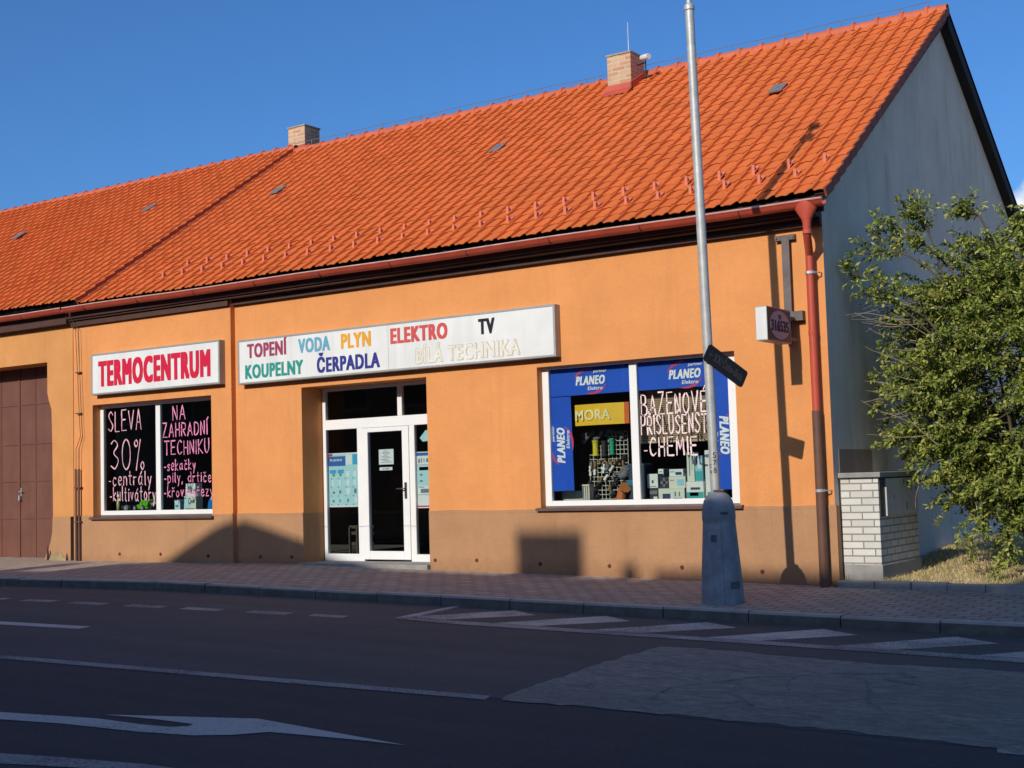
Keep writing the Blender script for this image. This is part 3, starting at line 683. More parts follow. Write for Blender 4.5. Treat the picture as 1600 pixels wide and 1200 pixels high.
for z in (4.22, 3.0): MB().tube([(-.142 if z < 4 else px, -.11 if z < 4 else py, z), (-.142 if z < 4 else px, -.11 if z < 4 else py, z+.05)], .0545, 14).build('pipe_collar', m_pipe, dp)
# lightning-rod conductors down the left pier
mb = MB()
for dx in (0, .09):
    mb.tube([(-14.38+dx, -.30, 4.56), (-14.36+dx, -.16, 4.36), (-14.30+dx, -.15, 4.30), (-14.25+dx*.7, -.15, 3.6), (-14.19+dx*.6, -.15, 2.55), (-14.17+dx*.6, -.15, 2.34), (-14.30+dx, -.15, 2.11), (-14.30+dx, -.15, 1.66)], .006, 5)
mb.build('conductor_wire', simple('rusty_wire', (.12, .07, .05), .7), shop)
for dx in (0, .09):
    MB().tube([(-14.31+dx, -.15, 1.75), (-14.31+dx, -.15, .03)], .019, 8).build('conductor_pipe', m_pipe2, shop)
for z, xa in ((1.40, -14.35), (.78, -14.35), (3.5, -14.30), (2.75, -14.30)): MB().box(xa, -14.17, -.16, YL, z, z+.02).build('pipe_bracket', m_pipe2, shop)

# ------------------------------------------------------------------ left building with the gate
lb = thing('gate_building', 'neighbouring orange building with brown metal gate, left of the shop', 'building', (-20, 5.5, 0))
GX0, GX1, GT = -18.1, -15.17, 3.77
LX0 = -36
mb = MB(); yl = -.115
def gq(pts): mb.add([(x, yl, z) for x, z in pts], [tuple(range(len(pts)))])
right_edge = [(-15.17, GT), (-15.17, 3.20), (-15.13, 3.05), (-15.05, 2.88), (-15.03, 2.2), (-15.015, PZ)]
gq([(XL, PZ), (XL, 4.62), (-15.17, 4.62)] + right_edge)
gq([(GX0, GT), (-15.17, GT), (-15.17, 4.62), (GX0, 4.62)]); gq([(LX0, PZ), (GX0, PZ), (GX0, 4.62), (LX0, 4.62)])
for a, b in zip(right_edge, right_edge[1:]): mb.quad((a[0], yl, a[1]), (b[0], yl, b[1]), (b[0], yl+.5, b[1]), (a[0], yl+.5, a[1]))
mb.quad((GX0, yl, GT), (-15.17, yl, GT), (-15.17, yl+.5, GT), (GX0, yl+.5, GT)); mb.quad((GX0, yl+.5, PZ), (GX0, yl, PZ), (GX0, yl, GT), (GX0, yl+.5, GT))
mb.quad((XL, yl, PZ), (XL, YL+.0, PZ), (XL, YL, 4.62), (XL, yl, 4.62))
mb.build('wall', m_orange2, lb)
mb = MB(); yl2 = yl-.01
pe = [(-15.015, PZ), (-15.03, .6), (-15.08, .42), (-15.17, .25), (-15.25, .12), (-15.29, -.3)]
def gq2(pts): mb.add([(x, yl2, z) for x, z in pts], [tuple(range(len(pts)))])
gq2([(-14.50, -.3), (-14.50, PZ)] + pe)
for a, b in zip(pe, pe[1:]): mb.quad((a[0], yl2, a[1]), (b[0], yl2, b[1]), (b[0]-.01, yl+.5, b[1]), (a[0], yl+.5, a[1]))
gq2([(LX0, -.3), (GX0, -.3), (GX0, PZ), (LX0, PZ)]); mb.quad((-14.50, yl2, -.3), (-14.50, yl+.1, -.3), (-14.50, yl+.1, PZ), (-14.50, yl2, PZ))
pl = mb.build('plinth', m_plinth, lb)
mb = MB(); mb.box(-14.50, XL-.002, yl+.06, yl+.1, -.3, PZ); mb.build('pier_gap', m_cornice, lb)
random.seed(3); vs = []; fs = []; n = 16   # bare rubble core showing where the plaster broke off the pier foot
for i in range(n+1):
    for j in range(7):
        x = lerp(-15.24, -14.54, i/n); e = math.sin(math.pi*i/n)**.5; z = -.12+(.34+.05*math.sin(i*1.9)+random.uniform(-.01, .01))*e*j/6
        vs.append((x, yl2-.004-.05*e*math.sin(math.pi*(.25+.75*j/6))*random.uniform(.55, 1), z))
for i in range(n):
    for j in range(6): a_ = i*7+j; fs.append((a_, a_+7, a_+8, a_+1))
MB().add(vs, fs).build('broken_plaster', plaster('rubble_core', (.38, .29, .16), .3, 1.0, 30, (.15, .10, .06), .6), pl)
for xa, h in ((-15.17, .34), (-15.10, .27), (-14.62, .22)):
    MB().prism([(xa-.02, yl2-.012, -.05), (xa+.03, yl2-.012, -.05), (xa+.05, yl2-.012, h*.5), (xa+.02, yl2-.012, h), (xa, yl2-.012, h*.6)], (0, .02, 0)).build('plaster_crack', m_dark, pl)
gt = MB()
gy_ = yl+.47
gx = -16.65
gate = MB()
for a, b in ((GX0+.0, gx-.008), (gx+.008, -14.95)):
    gate.box(a, b, gy_, gy_+.04, .06, GT+.02)
g_ = gate.build('gate', m_gate, lb)
mb = MB()
for x in (GX0+.1, GX0+.75, gx-.60, gx+.48, gx+1.05):
    mb.box(x, x+.022, gy_-.010, gy_, .08, GT)
for z in (.84, 1.56, 2.28, 3.05):
    for a, b in ((GX0, gx-.02), (gx+.02, -14.97)): mb.box(a, b, gy_-.012, gy_, z, z+.022)
mb.box(gx-.03, gx+.014, gy_-.018, gy_, .08, GT)
mb.build('gate_ribs', m_gate, g_)
mb = MB(); mb.tube([(gx+.04, gy_-.01, 1.37), (gx+.04, gy_-.06, 1.37), (gx+.13, gy_-.06, 1.37)], .011, 7); mb.box(gx+.02, gx+.06, gy_-.012, gy_, 1.22, 1.44); mb.tube([(gx+.04, gy_-.05, 1.30), (gx+.035, gy_-.05, 1.2)], .02, 8)
mb.build('handle', m_zinc, g_)
MB().box(LX0, -14.5, 2, 2.05, -.2, 4.5).build('inner_wall', m_room, lb)
LH = .075
vs, fs, tint = tiled(LX0, SEAM+.02, SLEN-.04, LH)
lroof = MB().add(vs, fs).build('roof', m_tile, lb, tint=tint)
for p in lroof.data.polygons: p.use_smooth = True
lroof.data.set_sharp_from_angle(angle=R(40))
mb = MB(); mb.prism([rp(LX0, .10, LH-.02), rp(SEAM, .10, LH-.02), rp(SEAM, SLEN, LH-.02), rp(LX0, SLEN, LH-.02)], (0, 0, -.06)); mb.build('roof_deck', m_dark, lroof)
mb = MB()
for k in range(26):
    s0, s1 = SLEN*k/26, SLEN*(k+1)/26+.01
    mb.prism([rp(SEAM+.01, s0, LH+.05), rp(SEAM+.01, s1, LH+.02), rp(SEAM+.01, s1, -.01), rp(SEAM+.01, s0, -.01)], (.03, 0, 0))
mb.build('verge', m_verge, lroof)
mb = MB(); mb.prism([(LX0, RY, RZ+.09), (SEAM, RY, RZ+.09), (SEAM, BY, E_Z+.09), (LX0, BY, E_Z+.09)], (0, 0, -.10)); mb.build('rear_slope', m_ridge, lroof)
ridge_caps(LX0, SEAM+.05, lroof, LH)
for x, s in ((-16.53, 4.45), (-21.0, 4.38)): vent_tile(x, s, lroof, LH)
mb = MB(); mb.box(LX0, XL-.002, -.26, .0, 4.42, 4.66); mb.build('cornice', m_cornice, lb)
gutter(LX0, -14.34, lb, -.0035, gzc=4.668)
MB().tube([rp(SEAM+.25+.05*math.sin(i*2.1), .15+i*.34, .075) for i in range(20)], .006, 5).build('seam_conductor', simple('wire_brown', (.14, .09, .07), .6), roof)
for i in range(6): MB().tube([rp(SEAM+.25, .6+i*1.05, .05), rp(SEAM+.33, .6+i*1.05, .11)], .010, 5).build('wire_holder', m_verge, roof)

# ------------------------------------------------------------------ signs
FX, FZ = (1, 0, 0), (0, 0, 1)
def lightbox(name, label, x0, x1, z0, z1, yf, yb, seams=()):
    t = thing(name, label, 'sign', ((x0+x1)/2, yb, z0))
    f = .032
    mb = MB(); mb.box(x0, x0+f, yf, yb, z0, z1); mb.box(x1-f, x1, yf, yb, z0, z1); mb.box(x0+f, x1-f, yf, yb, z0, z0+f); mb.box(x0+f, x1-f, yf, yb, z1-f, z1)
    mb.box(x0+f, x1-f, yb-.01, yb, z0+f, z1-f); mb.build('frame', m_signbox, t, bevel=.006)
    xs = [x0+f, *seams, x1-f]
    for a, b in zip(xs, xs[1:]): MB().box(a+.001, b-.0025, yf+.006, yf+.016, z0+f, z1-f).build('face_panel', m_signface, t)
    return t
def ink(n, c): return simple('ink_'+n, c, .45, .06, 2)
s1 = lightbox('lightbox_sign', 'white lightbox sign with tall red capitals above the left window', -13.76, -10.47, 3.058, 3.797, -.23, YL)
text('TERMOCENTRUM', ink('red', (.62, .012, .045)), s1, (-13.57, -.222, 3.197), FX, FZ, 2.885, .46, .085)
s2 = lightbox('lightbox_sign', 'long white lightbox sign with two lines of coloured words above the door', -10.13, -3.895, 3.018, 3.757, -.14, 0, (-6.91,))
for wd, c, x0, x1, z0, z1, bd in (('TOPENÍ', (.33, .045, .10), -9.914, -9.02, 3.444, 3.675, .06), ('VODA', (.13, .37, .48), -8.77, -8.09, 3.438, 3.666, .06), ('PLYN', (.78, .36, .02), -7.863, -7.25, 3.438, 3.671, .06),
        ('KOUPELNY', (.02, .29, .23), -9.965, -8.67, 3.104, 3.331, .06), ('ČERPADLA', (.03, .035, .22), -8.375, -7.08, 3.096, 3.328, .06), ('ELEKTRO', (.60, .085, .075), -6.865, -5.774, 3.432, 3.668, .07), ('TV', (.012, .01, .02), -5.215, -4.923, 3.436, 3.662, .07)):
    text(wd, ink(wd.lower(), c), s2, (x0, -.1325, z0), FX, FZ, x1-x0, z1-z0, bd)
text('BÍLÁ TECHNIKA', simple('ink_faded', (.52, .47, .36), .5, .1, 5), s2, (-6.389, -.1325, 3.088), FX, FZ, 1.90, .235, .06, thick=.0015)
text('BÍLÁ TECHNIKA', simple('ink_faded_core', (.75, .71, .58), .5, .12, 9), s2, (-6.377, -.1358, 3.096), FX, FZ, 1.876, .219, .035, thick=.0015)
# projecting lightbox on a flat steel bracket
nb = thing('projecting_sign', 'small projecting lightbox with phone number, high beside the downpipe', 'sign', (-.43, 0, 2.9))
mb = MB(); bx0, bx1, by0, by1, bz0, bz1 = -.505, -.357, -1.0, -.28, 2.895, 3.305
f = .014
for (a, b, c, d, e, g2) in ((bx0, bx1, by0, by1, bz0, bz0+f), (bx0, bx1, by0, by1, bz1-f, bz1), (bx0, bx1, by1-f, by1, bz0+f, bz1-f), (bx0, bx1, by0, by0+.004, bz0+f, bz1-f)): mb.box(a, b, c, d, e, g2)
mb.build('case', m_signbox, nb)
MB().box(bx0+.006, bx1-.006, by0-.004, by0, bz0+.01, bz1-.01).build('front_panel', m_signface, nb)
m_mar = flat('maroon_panel', (.16, .06, .055), .4)
MB().box(bx0+.004, bx1-.004, by0+.004, by1-f, bz0+f, bz1-f).build('side_panel', m_mar, nb)
mb = MB(); cy, cz = -.62, 3.10
mb.prism([(bx1-.003, cy+.30*math.cos(2*math.pi*k/32), cz+.175*math.sin(2*math.pi*k/32)) for k in range(32)], (.004, 0, 0)); mb.build('oval', flat('pink_oval', (.62, .40, .38), .4), nb)
m_navy = ink('navy', (.02, .012, .05))
text('316535', m_navy, nb, (bx1+.001, -.885, 3.02), (0, 1, 0), FZ, .53, .135, .05, thick=.003)
mb = MB(); mb.box(bx1, bx1+.004, -.66, -.645, 3.175, 3.225); mb.box(bx1, bx1+.004, -.595, -.58, 3.175, 3.225); mb.box(bx1, bx1+.004, -.645, -.595, 3.21, 3.225); mb.box(bx1, bx1+.004, -.645, -.595, 3.175, 3.187); mb.box(bx1, bx1+.004, -.635, -.605, 3.192, 3.202)
mb.build('phone_icon', m_navy, nb)
mb = MB(); mb.box(-.515, -.415, -.085, -.065, 2.93, 4.28); mb.box(-.61, -.345, -.07, -.001, 4.235, 4.30); mb.box(-.515, -.50, -.064, -.02, 2.93, 4.28)
mb.box(-.50, -.37, -.30, -.08, 2.94, 2.98); mb.box(-.50, -.37, -.30, -.08, 3.2, 3.24); mb.box(-.42, -.27, -.10, -.001, 3.20, 3.32)
for x in (-.59, -.365): mb.tube([(x, -.085, 4.267), (x, -.06, 4.267)], .014, 8)
mb.build('bracket', simple('grey_steel', (.13, .105, .095), .55, .2, 6), nb)

# ------------------------------------------------------------------ street lamp with its cover, and the street sign
lamp = thing('street_lamp', 'tall galvanised lamp post in a grey conical base cover by the kerb', 'street lamp', (-.60, -2.03, -.14))
LC = (-.605, -2.03)
LN = (-.0165, 0)
mb = MB(); prof = [(.056, 1.1), (.056, 3.0), (.054, 5.0), (.052, 6.66), (.052, 6.70), (.062, 6.71), (.062, 6.76), (.032, 6.79), (.032, 7.6), (.030, 8.02)]
mb.lathe((LC[0], LC[1], 0), prof, 20, LN); mb.build('pole', m_pole, lamp, smooth='auto')
mb = MB(); lx = LC[0]+LN[0]*8
mb.tube([(lx, -2.0, 8.0), (lx, -2.06, 8.07), (lx, -2.2, 8.09)], [.035, .045, .05], 10)
vs = []
for y, w_, h_ in ((-2.1, .05, .05), (-2.2, .075, .07), (-2.42, .08, .075), (-2.5, .04, .04)):
    for k in range(10):
        t = 2*math.pi*k/10; vs.append((lx+w_*math.cos(t), y, 8.09+h_*math.sin(t)))
mb.add(vs, [(i*10+k, i*10+(k+1) % 10, (i+1)*10+(k+1) % 10, (i+1)*10+k) for i in range(3) for k in range(10)]+[tuple(range(30, 40))])
mb.build('lamp_head', m_base, lamp, smooth=True)
mb = MB(); mb.box(lx-.05, lx+.14, -2.10, -1.95, 7.48, 7.66); mb.build('junction_box', m_base, lamp, bevel=.01)
prof = [(.243, 0), (.243, .05), (.228, .30), (.207, .60), (.186, .90), (.183, .955), (.189, .965), (.189, 1.02), (.182, 1.10), (.160, 1.18), (.125, 1.235), (.085, 1.265), (.066, 1.272), (.066, 1.28)]
cov = MB().lathe((LC[0]+.02, LC[1], -.16), prof, 32, (-.012, 0)).build('base_cover', m_base, lamp, smooth='auto')
mb = MB(); mb.lathe((LC[0]+.02, LC[1], 1.105), [(.07, 0), (.07, .03), (.058, .034)], 20); mb.build('collar', simple('rusty_collar', (.16, .07, .04), .8, .3, 12), lamp)
def on_cover(ang, z0, z1, wdt, off=.003):
    """thin raised patch that follows the cone"""
    def rad(z):
        for (r1, a), (r2, b) in zip(prof, prof[1:]):
            if a <= z <= b: return lerp(r1, r2, (z-a)/(b-a) if b > a else 0)
        return .2
    q = MB(); vs = []; n = 6
    for z in (z0, z1):
        for k in range(n+1):
            t = ang+(k/n-.5)*wdt; rr = rad(z)+off; vs.append((LC[0]+.02-.012*z+rr*math.cos(t), LC[1]+rr*math.sin(t), -.16+z))
    q.add(vs, [(k, k+1, k+n+2, k+n+1) for k in range(n)]); return q
AF = math.atan2(-13.8, 6.6)
m_cold = simple('old_sticker_dark', (.10, .11, .13), .7, .3, 30)
on_cover(AF+.1, .02, .90, .02).build('seam', m_cold, cov)
on_cover(AF+.68, .20, .28, .55).build('sticker', m_cold, cov); on_cover(AF-.35, .72, .80, .35).build('sticker', m_cold, cov); on_cover(AF+.35, 1.02, 1.055, .5).build('sticker', m_cold, cov)
pd = Vector((.43, -.90, 0)).normalized(); pr = Vector((.90, .43, 0)).normalized()
m_ink = ink('black', (.02, .02, .022))
for ch, zz in (('5', 1.50), ('7', 1.415), ('8', 1.33)):
    c = Vector((LC[0]+LN[0]*zz, LC[1], zz))+pd*.0565+pr*(-.012); text(ch, m_ink, lamp, c, pr, FZ, .034, .062, .005, 'number', .002)
for ch, zz in (('C', 1.39), ('N', 1.325)):
    c = Vector((LC[0]+LN[0]*zz, LC[1], zz))+pd*.048+pr*(-.052)-Vector((0, 0, 0)); text(ch, m_ink, lamp, c, pr, FZ, .022, .04, .0, 'number', .002)
# street direction plate, tilted and pointing to the wall
ss = thing('street_sign', 'narrow black direction plate tilted downwards, clamped to the lamp post', 'sign', (-.62, -2.0, 2.6))
A = Vector((-.625, -2.125, 2.705)); B = Vector((-.395, -1.63, 2.385)); ax = (B-A); Ln = ax.length; ax.normalize(); nz_ = ax.cross(Vector((0, 0, 1))).normalized(); uz = nz_.cross(ax).normalized()
def plate(u0, u1, v0, v1, r, d0, d1):
    pts = []
    for cx_, cy_, a0 in ((u1-r, v1-r, 0), (u0+r, v1-r, 90), (u0+r, v0+r, 180), (u1-r, v0+r, 270)):
        for k in range(5):
            t = R(a0+90*k/4); pts.append(A+ax*(cx_+r*math.cos(t))+uz*(cy_+r*math.sin(t))+nz_*d0)
    return MB().prism(pts, nz_*(d1-d0))
plate(0, Ln, -.105, .105, .03, -.010, .010).build('plate', simple('black_sign_paint', (.012, .011, .012), .5), ss)
m_rim = simple('black_rim', (.025, .02, .02), .5)
mb = MB()
for (a, b, c, d) in ((.02, Ln-.02, .088, .096), (.02, Ln-.02, -.096, -.088)): mb.obox(A+ax*a+uz*c+nz_*.010, ax*(b-a), uz*(d-c), nz_*.004)
mb.build('border', m_rim, ss)
text('← SOU Čáslav-škola', simple('dim_lettering', (.055, .055, .058), .6), ss, A+ax*.05+uz*(-.045)+nz_*.0105, ax, uz, Ln-.10, .095, .008, thick=.003)
mb = MB(); mb.tube([(LC[0]+LN[0]*2.62, LC[1], 2.60), (LC[0]+LN[0]*2.62, LC[1], 2.68)], .060, 16); mb.build('clamp', m_zinc, ss)

# ------------------------------------------------------------------ white brick meter cabinet
cab = thing('meter_cabinet', 'white brick meter cabinet with concrete lid against the gable wall', 'cabinet', (.26, .9, 0))
MB().box(.025, .50, .15, 1.62, .16, 1.222).build('brick_body', m_wbrick, cab, bevel=.004)
MB().box(.03, .515, .135, 1.64, -.15, .16).build('footing', m_conc, cab, bevel=.012)
MB().box(.01, .545, .10, 1.70, 1.222, 1.285).build('lid', m_conc, cab, bevel=.008)
MB().box(.49, .506, .185, 1.60, .74, 1.222).build('recess_frame', flat('dark_frame', (.06, .055, .055), .6), cab)
cdoor = MB().box(.508, .530, .36, 1.57, .742, 1.205).build('door', simple('pale_grey_door', (.50, .49, .46), .5, .08, 3, streak=.15), cab, bevel=.004)
for y, z, a, b in ((1.02, 1.13, .02, .05), (1.15, 1.11, .035, .05), (1.20, 1.12, .02, .03), (1.1, .80, .02, .09), (.62, .95, .012, .05), (1.48, 1.15, .02, .03), (1.48, 1.05, .02, .03), (1.48, .9, .02, .05)): MB().box(.530, .534, y, y+a, z, z+b).build('door_fitting', m_black, cdoor)

# ------------------------------------------------------------------ things on the roof
an = thing('radio_antenna', 'white drum antenna on a bracket beside the right chimney', 'antenna', (-5.08, 5.1, 8.5))
mb = MB(); mb.tube([(-5.12, 5.0, 8.80), (-5.02, 4.94, 8.78), (-4.93, 4.90, 8.77)], [.05, .055, .052], 14); mb.build('drum', simple('antenna_white', (.66, .66, .63), .4), an, smooth='auto')
mb = MB(); mb.tube([(-5.27, 5.1, 8.72), (-5.08, 5.05, 8.72)], .012, 6); mb.tube([(-5.08, 5.05, 8.42), (-5.08, 5.05, 8.82)], .014, 6); mb.tube([(-5.15, 5.05, 8.44), (-4.95, 5.05, 8.46)], .016, 6); mb.build('bracket', m_black, an)
rod = MB().tube([(-5.36, 4.95, 8.9), (-5.36, 4.95, 9.50)], [.008, .004], 5).build('rod_antenna', simple('thin_white_rod', (.6, .6, .6), .4), None)
tag(rod, 'thin white rod antenna rising from the right chimney', 'antenna')

# ------------------------------------------------------------------ lettering painted on the window panes
m_pink = simple('pink_window_paint', (.80, .27, .46), .6, .25, 30); m_pink2 = simple('pale_pink_window_paint', (.84, .46, .52), .6, .18, 25); m_pink3 = simple('whitish_pink_window_paint', (.88, .66, .63), .6, .15, 25)
gL = 'hand painted window lettering'
t = thing('window_lettering', 'pink brush lettering about a 30% sale on the left pane of the left window', 'lettering', (-13.2, .09, 1.1), gL); yg = .092
brush('SLEVA', m_pink2, t, -13.69, -12.81, 2.40, .36, yg, .020, .01); brush('30%', m_pink2, t, -13.62, -12.74, 1.72, .52, yg, .021)
brush('-centrály', m_pink2, t, -13.69, -12.56, 1.43, .25, yg, .018, -.01); brush('-kultivátory', m_pink2, t, -13.66, -12.45, 1.15, .25, yg, .018, -.01)
t = thing('window_lettering', 'pink brush list of garden machines on the right pane of the left window', 'lettering', (-11.6, .09, 1.1), gL)
brush('NA', m_pink, t, -11.98, -11.67, 2.53, .235, yg, .020); brush('ZAHRADNÍ', m_pink, t, -12.24, -11.13, 2.24, .235, yg, .020, .01); brush('TECHNIKU', m_pink, t, -12.2, -11.09, 1.93, .235, yg, .020)
brush('-sekačky', m_pink, t, -12.21, -11.43, 1.66, .18, yg, .017); brush('-pily, drtiče', m_pink, t, -12.21, -11.05, 1.45, .18, yg, .017, -.01); brush('-křovinořezy', m_pink, t, -12.22, -11.0, 1.20, .18, yg, .017)
t = thing('window_lettering', 'pale pink brush lettering about pool supplies on the right pane of the right window', 'lettering', (-2.3, .15, 1.5), gL); yg = .152
brush('BAZENOVÉ', m_pink3, t, -2.735, -1.755, 2.145, .28, yg, .021, .0); brush('PŘISLUŠENST', m_pink3, t, -2.745, -1.765, 1.875, .25, yg, .02, 0); brush('-CHEMIE', m_pink3, t, -2.71, -1.92, 1.585, .235, yg, .021)

# ------------------------------------------------------------------ blue banners behind the right window
m_blue = simple('blue_banner_print', (.012, .085, .52), .45, .10, 2); m_wt = ink('white', (.82, .82, .82)); m_rd = ink('magenta', (.60, .05, .13))
def arc(parent, c, rx, rz, a0, a1, y, wdt, right=FX, upv=FZ):
    right, upv = Vector(right), Vector(upv); pts = []; n = 18
    nr = right.cross(upv)
    vs = []
    for k in range(n+1):
        t = R(lerp(a0, a1, k/n)); hw = wdt*(.15+.85*math.sin(math.pi*k/n))/2
        for s in (1, -1): vs.append(Vector((c[0], y, c[1]))+right*((rx+s*hw)*math.cos(t))+upv*((rz+s*hw)*math.sin(t)))
    vs += [v+Vector((0, .001, 0)) for v in vs]
    N = 2*(n+1); q = MB(); q.add(vs, [(2*k, 2*k+1, 2*k+3, 2*k+2) for k in range(n)]+[(N+2*k, N+2*k+2, N+2*k+3, N+2*k+1) for k in range(n)])
    return q.build('swoosh', m_rd, parent)
def logo(parent, c, s, y, rot=0):
    """wordmark centred at c=(x,z); rot 0 / 90 / -90 degrees in the window plane"""
    t = R(rot); rv = Vector((math.cos(t), 0, math.sin(t))); uv = Vector((-math.sin(t), 0, math.cos(t)))
    o = Vector((c[0], y, c[1]))
    text('PLANEO', m_wt, parent, o-rv*.235*s-uv*.05*s, rv, uv, .47*s, .125*s, .07, thick=.0006, shear=.15)
    text('Elektro', m_wt, parent, o-rv*.04*s-uv*.125*s, rv, uv, .24*s, .05*s, .03, thick=.0006, shear=.15)
    text('partner', m_wt, parent, o+rv*.06*s+uv*.115*s, rv, uv, .21*s, .038*s, .03, thick=.0006, shear=.15)
    arc(parent, (c[0], c[1]), .26*s, .17*s, 80, 165, y+.0012, .035*s, rv, uv); arc(parent, (c[0], c[1]), .26*s, .175*s, 255, 345, y+.0012, .035*s, rv, uv)
gB = 'blue shop banners behind the right window'
def banner(label, poly, lc, rot, s=1.0, y=.192):
    t = thing('shop_banner', label, 'banner', (lc[0], y, min(p[1] for p in poly)), gB)
    MB().prism([(x, y, z) for x, z in poly], (0, .006, 0)).build('sheet', m_blue, t)
    logo(t, lc, s, y-.0025, rot)
    return t
banner('blue banner lying across the top of the left pane of the right window', [(-4.25, 2.478), (-2.87, 2.482), (-2.87, 2.90), (-4.25, 2.90)], (-3.555, 2.665), 0)
banner('blue banner lying across the top of the right pane, above the brown blind', [(-2.80, 2.482), (-1.66, 2.482), (-1.66, 2.90), (-2.80, 2.90)], (-2.085, 2.655), 0)
banner('upright blue banner down the left edge of the right window', [(-4.25, 1.14), (-3.868, 1.145), (-3.882, 2.468), (-4.25, 2.468)], (-4.05, 1.78), 90, 1.05)
banner('upright blue banner down the right edge of the right window behind the lamp post', [(-1.65, 1.115), (-1.25, 1.115), (-1.25, 2.90), (-1.65, 2.90)], (-1.545, 1.83), -90, 1.05)

# ------------------------------------------------------------------ posters in the entrance
gP = 'catalogue posters in the entrance side panes'
m_paper = flat('white_paper', (.72, .74, .74), .6); m_cy = flat('pale_cyan_print', (.40, .66, .70), .6); m_b2 = flat('blue_print', (.03, .13, .42), .5); m_b3 = flat('sky_blue_print', (.05, .36, .62), .5); m_gp = flat('grey_print', (.14, .2, .24), .6); m_redp = flat('red_print', (.6, .05, .08), .5)
def poster(label, x0, x1, z0, z1, y=.520, kind=0):
    t = thing('catalogue_poster', label, 'poster', ((x0+x1)/2, y, z0), gP)
    MB().box(x0, x1, y, y+.003, z0, z1).build('sheet', m_cy if kind == 0 else m_paper, t)
    def pr(nm, m_, rects):
        q = MB()
        for a, b, c, d in rects: q.box(lerp(x0, x1, a), lerp(x0, x1, b), y-.0015, y-.0003, lerp(z0, z1, c), lerp(z0, z1, d))
        q.build(nm, m_, t)
    if kind == 0:
        pr('header', m_b2, [(.0, .56, .76, .94)]); pr('header_corner', m_redp, [(.0, .13, .945, .99)]); pr('header_side', m_b3, [(.80, 1, .78, .97)]); pr('margin', m_paper, [(.13, 1, .975, 1), (.58, .78, .78, .96), (0, 1, 0, .03)])
        text('PLANEO', m_wt, t, (lerp(x0, x1, .05), y-.0018, lerp(z0, z1, .85)), FX, FZ, (x1-x0)*.40, .036, .03, thick=.001)
        items = []; pale = []; blu = [(.03, .25, .62, .69), (.30, .5, .62, .69)]
        for r_ in range(4):
            for c_ in range(4):
                a = .04+.245*c_+random.uniform(0, .03); b = .06+.16*r_
                items.append((a, a+.03, b-.025, b)); k = random.random()
                if k < .5: items.append((a+.05, a+.05+random.uniform(.03, .1), b+.03, b+.03+random.uniform(.03, .09)))
                else: pale.append((a+.04, a+.04+random.uniform(.04, .12), b+.02, b+.12))
        pr('product_pictures', m_gp, items); pr('pale_pictures', m_paper, pale); pr('blue_pictures', m_b3, blu)
    else:
        pr('header', m_b2, [(.0, 1, .93, .985)]); pr('panel', m_cy, [(.02, 1, .40, .755)]); pr('blue_pictures', m_b3, [(.08, .42, .67, .73)])
        pr('red_rule', m_redp, [(0, 1, .02, .045)])
        its = [(.5, .85, .68, .73), (.55, .8, .55, .62), (.1, .2, .58, .6), (.1, .2, .47, .49), (.6, .9, .44, .47), (.12, .42, .27, .34), (.58, .85, .27, .345), (.05, .25, .365, .38)]+[(.05+i*.1, .05+i*.1+random.uniform(.03, .07), .80+random.uniform(0, .02), .87+random.uniform(0, .02)) for i in range(9)]+[(.5+i*.06, .53+i*.06, .10, .15) for i in range(6)]
        pr('product_pictures', m_gp, its); pr('rules', m_gp, [(0, 1, .765, .772), (0, 1, .235, .242)])
rk = thing('wire_rack', 'small wooden crate rack standing inside behind the left side pane', 'rack', (-8.45, .9, .1))
mb = MB()
for x in (-8.66, -8.50, -8.34, -8.20): mb.box(x, x+.03, .86, .90, .10, .62)
for z in (.15, .33, .50, .60): mb.box(-8.68, -8.16, .90, .92, z, z+.05)
mb.box(-8.68, -8.16, .92, 1.3, .12, .15); mb.build('slats', simple('rack_wood', (.07, .052, .032), .8), rk)
poster('pale blue catalogue poster with dark blue header in the left side pane', -8.755, -8.115, .962, 1.835)
poster('white and cyan catalogue poster with red rule in the right side pane', -6.925, -6.40, .925, 1.795, kind=1)
cl = MB().prism([(-6.86, .521, 2.01), (-6.80, .521, 1.95), (-6.70, .521, 1.96), (-6.62, .521, 1.99), (-6.42, .521, 2.0), (-6.42, .521, 2.08), (-6.62, .521, 2.10), (-6.74, .521, 2.13)], (0, .002, 0)).build('cloud_sticker', m_cy, None)
tag(cl, 'light blue cloud shaped sticker high in the right side pane', 'sticker')
nt_ = thing('paper_notice', 'white printed paper notice taped inside the door glass', 'notice', (-7.53, .50, 1.53))
MB().box(-7.675, -7.375, .500, .502, 1.62, 1.86).build('sheet', m_paper, nt_)
mb = MB()
for i in range(9):
    z = 1.83-.022*i; mb.box(-7.60+random.uniform(-.05, .03), -7.46+random.uniform(-.05, .06), .4985, .4997, z, z+.007)
mb.build('printed_lines', m_gp, nt_)
nt2 = thing('paper_strip', 'narrow white paper strip below the notice in the door', 'notice', (-7.53, .50, 1.53))
MB().box(-7.665, -7.405, .500, .502, 1.528, 1.578).build('sheet', m_paper, nt2)
mb = MB(); mb.box(-7.60, -7.56, .4985, .4997, 1.545, 1.56); mb.box(-7.54, -7.47, .4985, .4997, 1.545, 1.56); mb.build('printed_lines', m_gp, nt2)

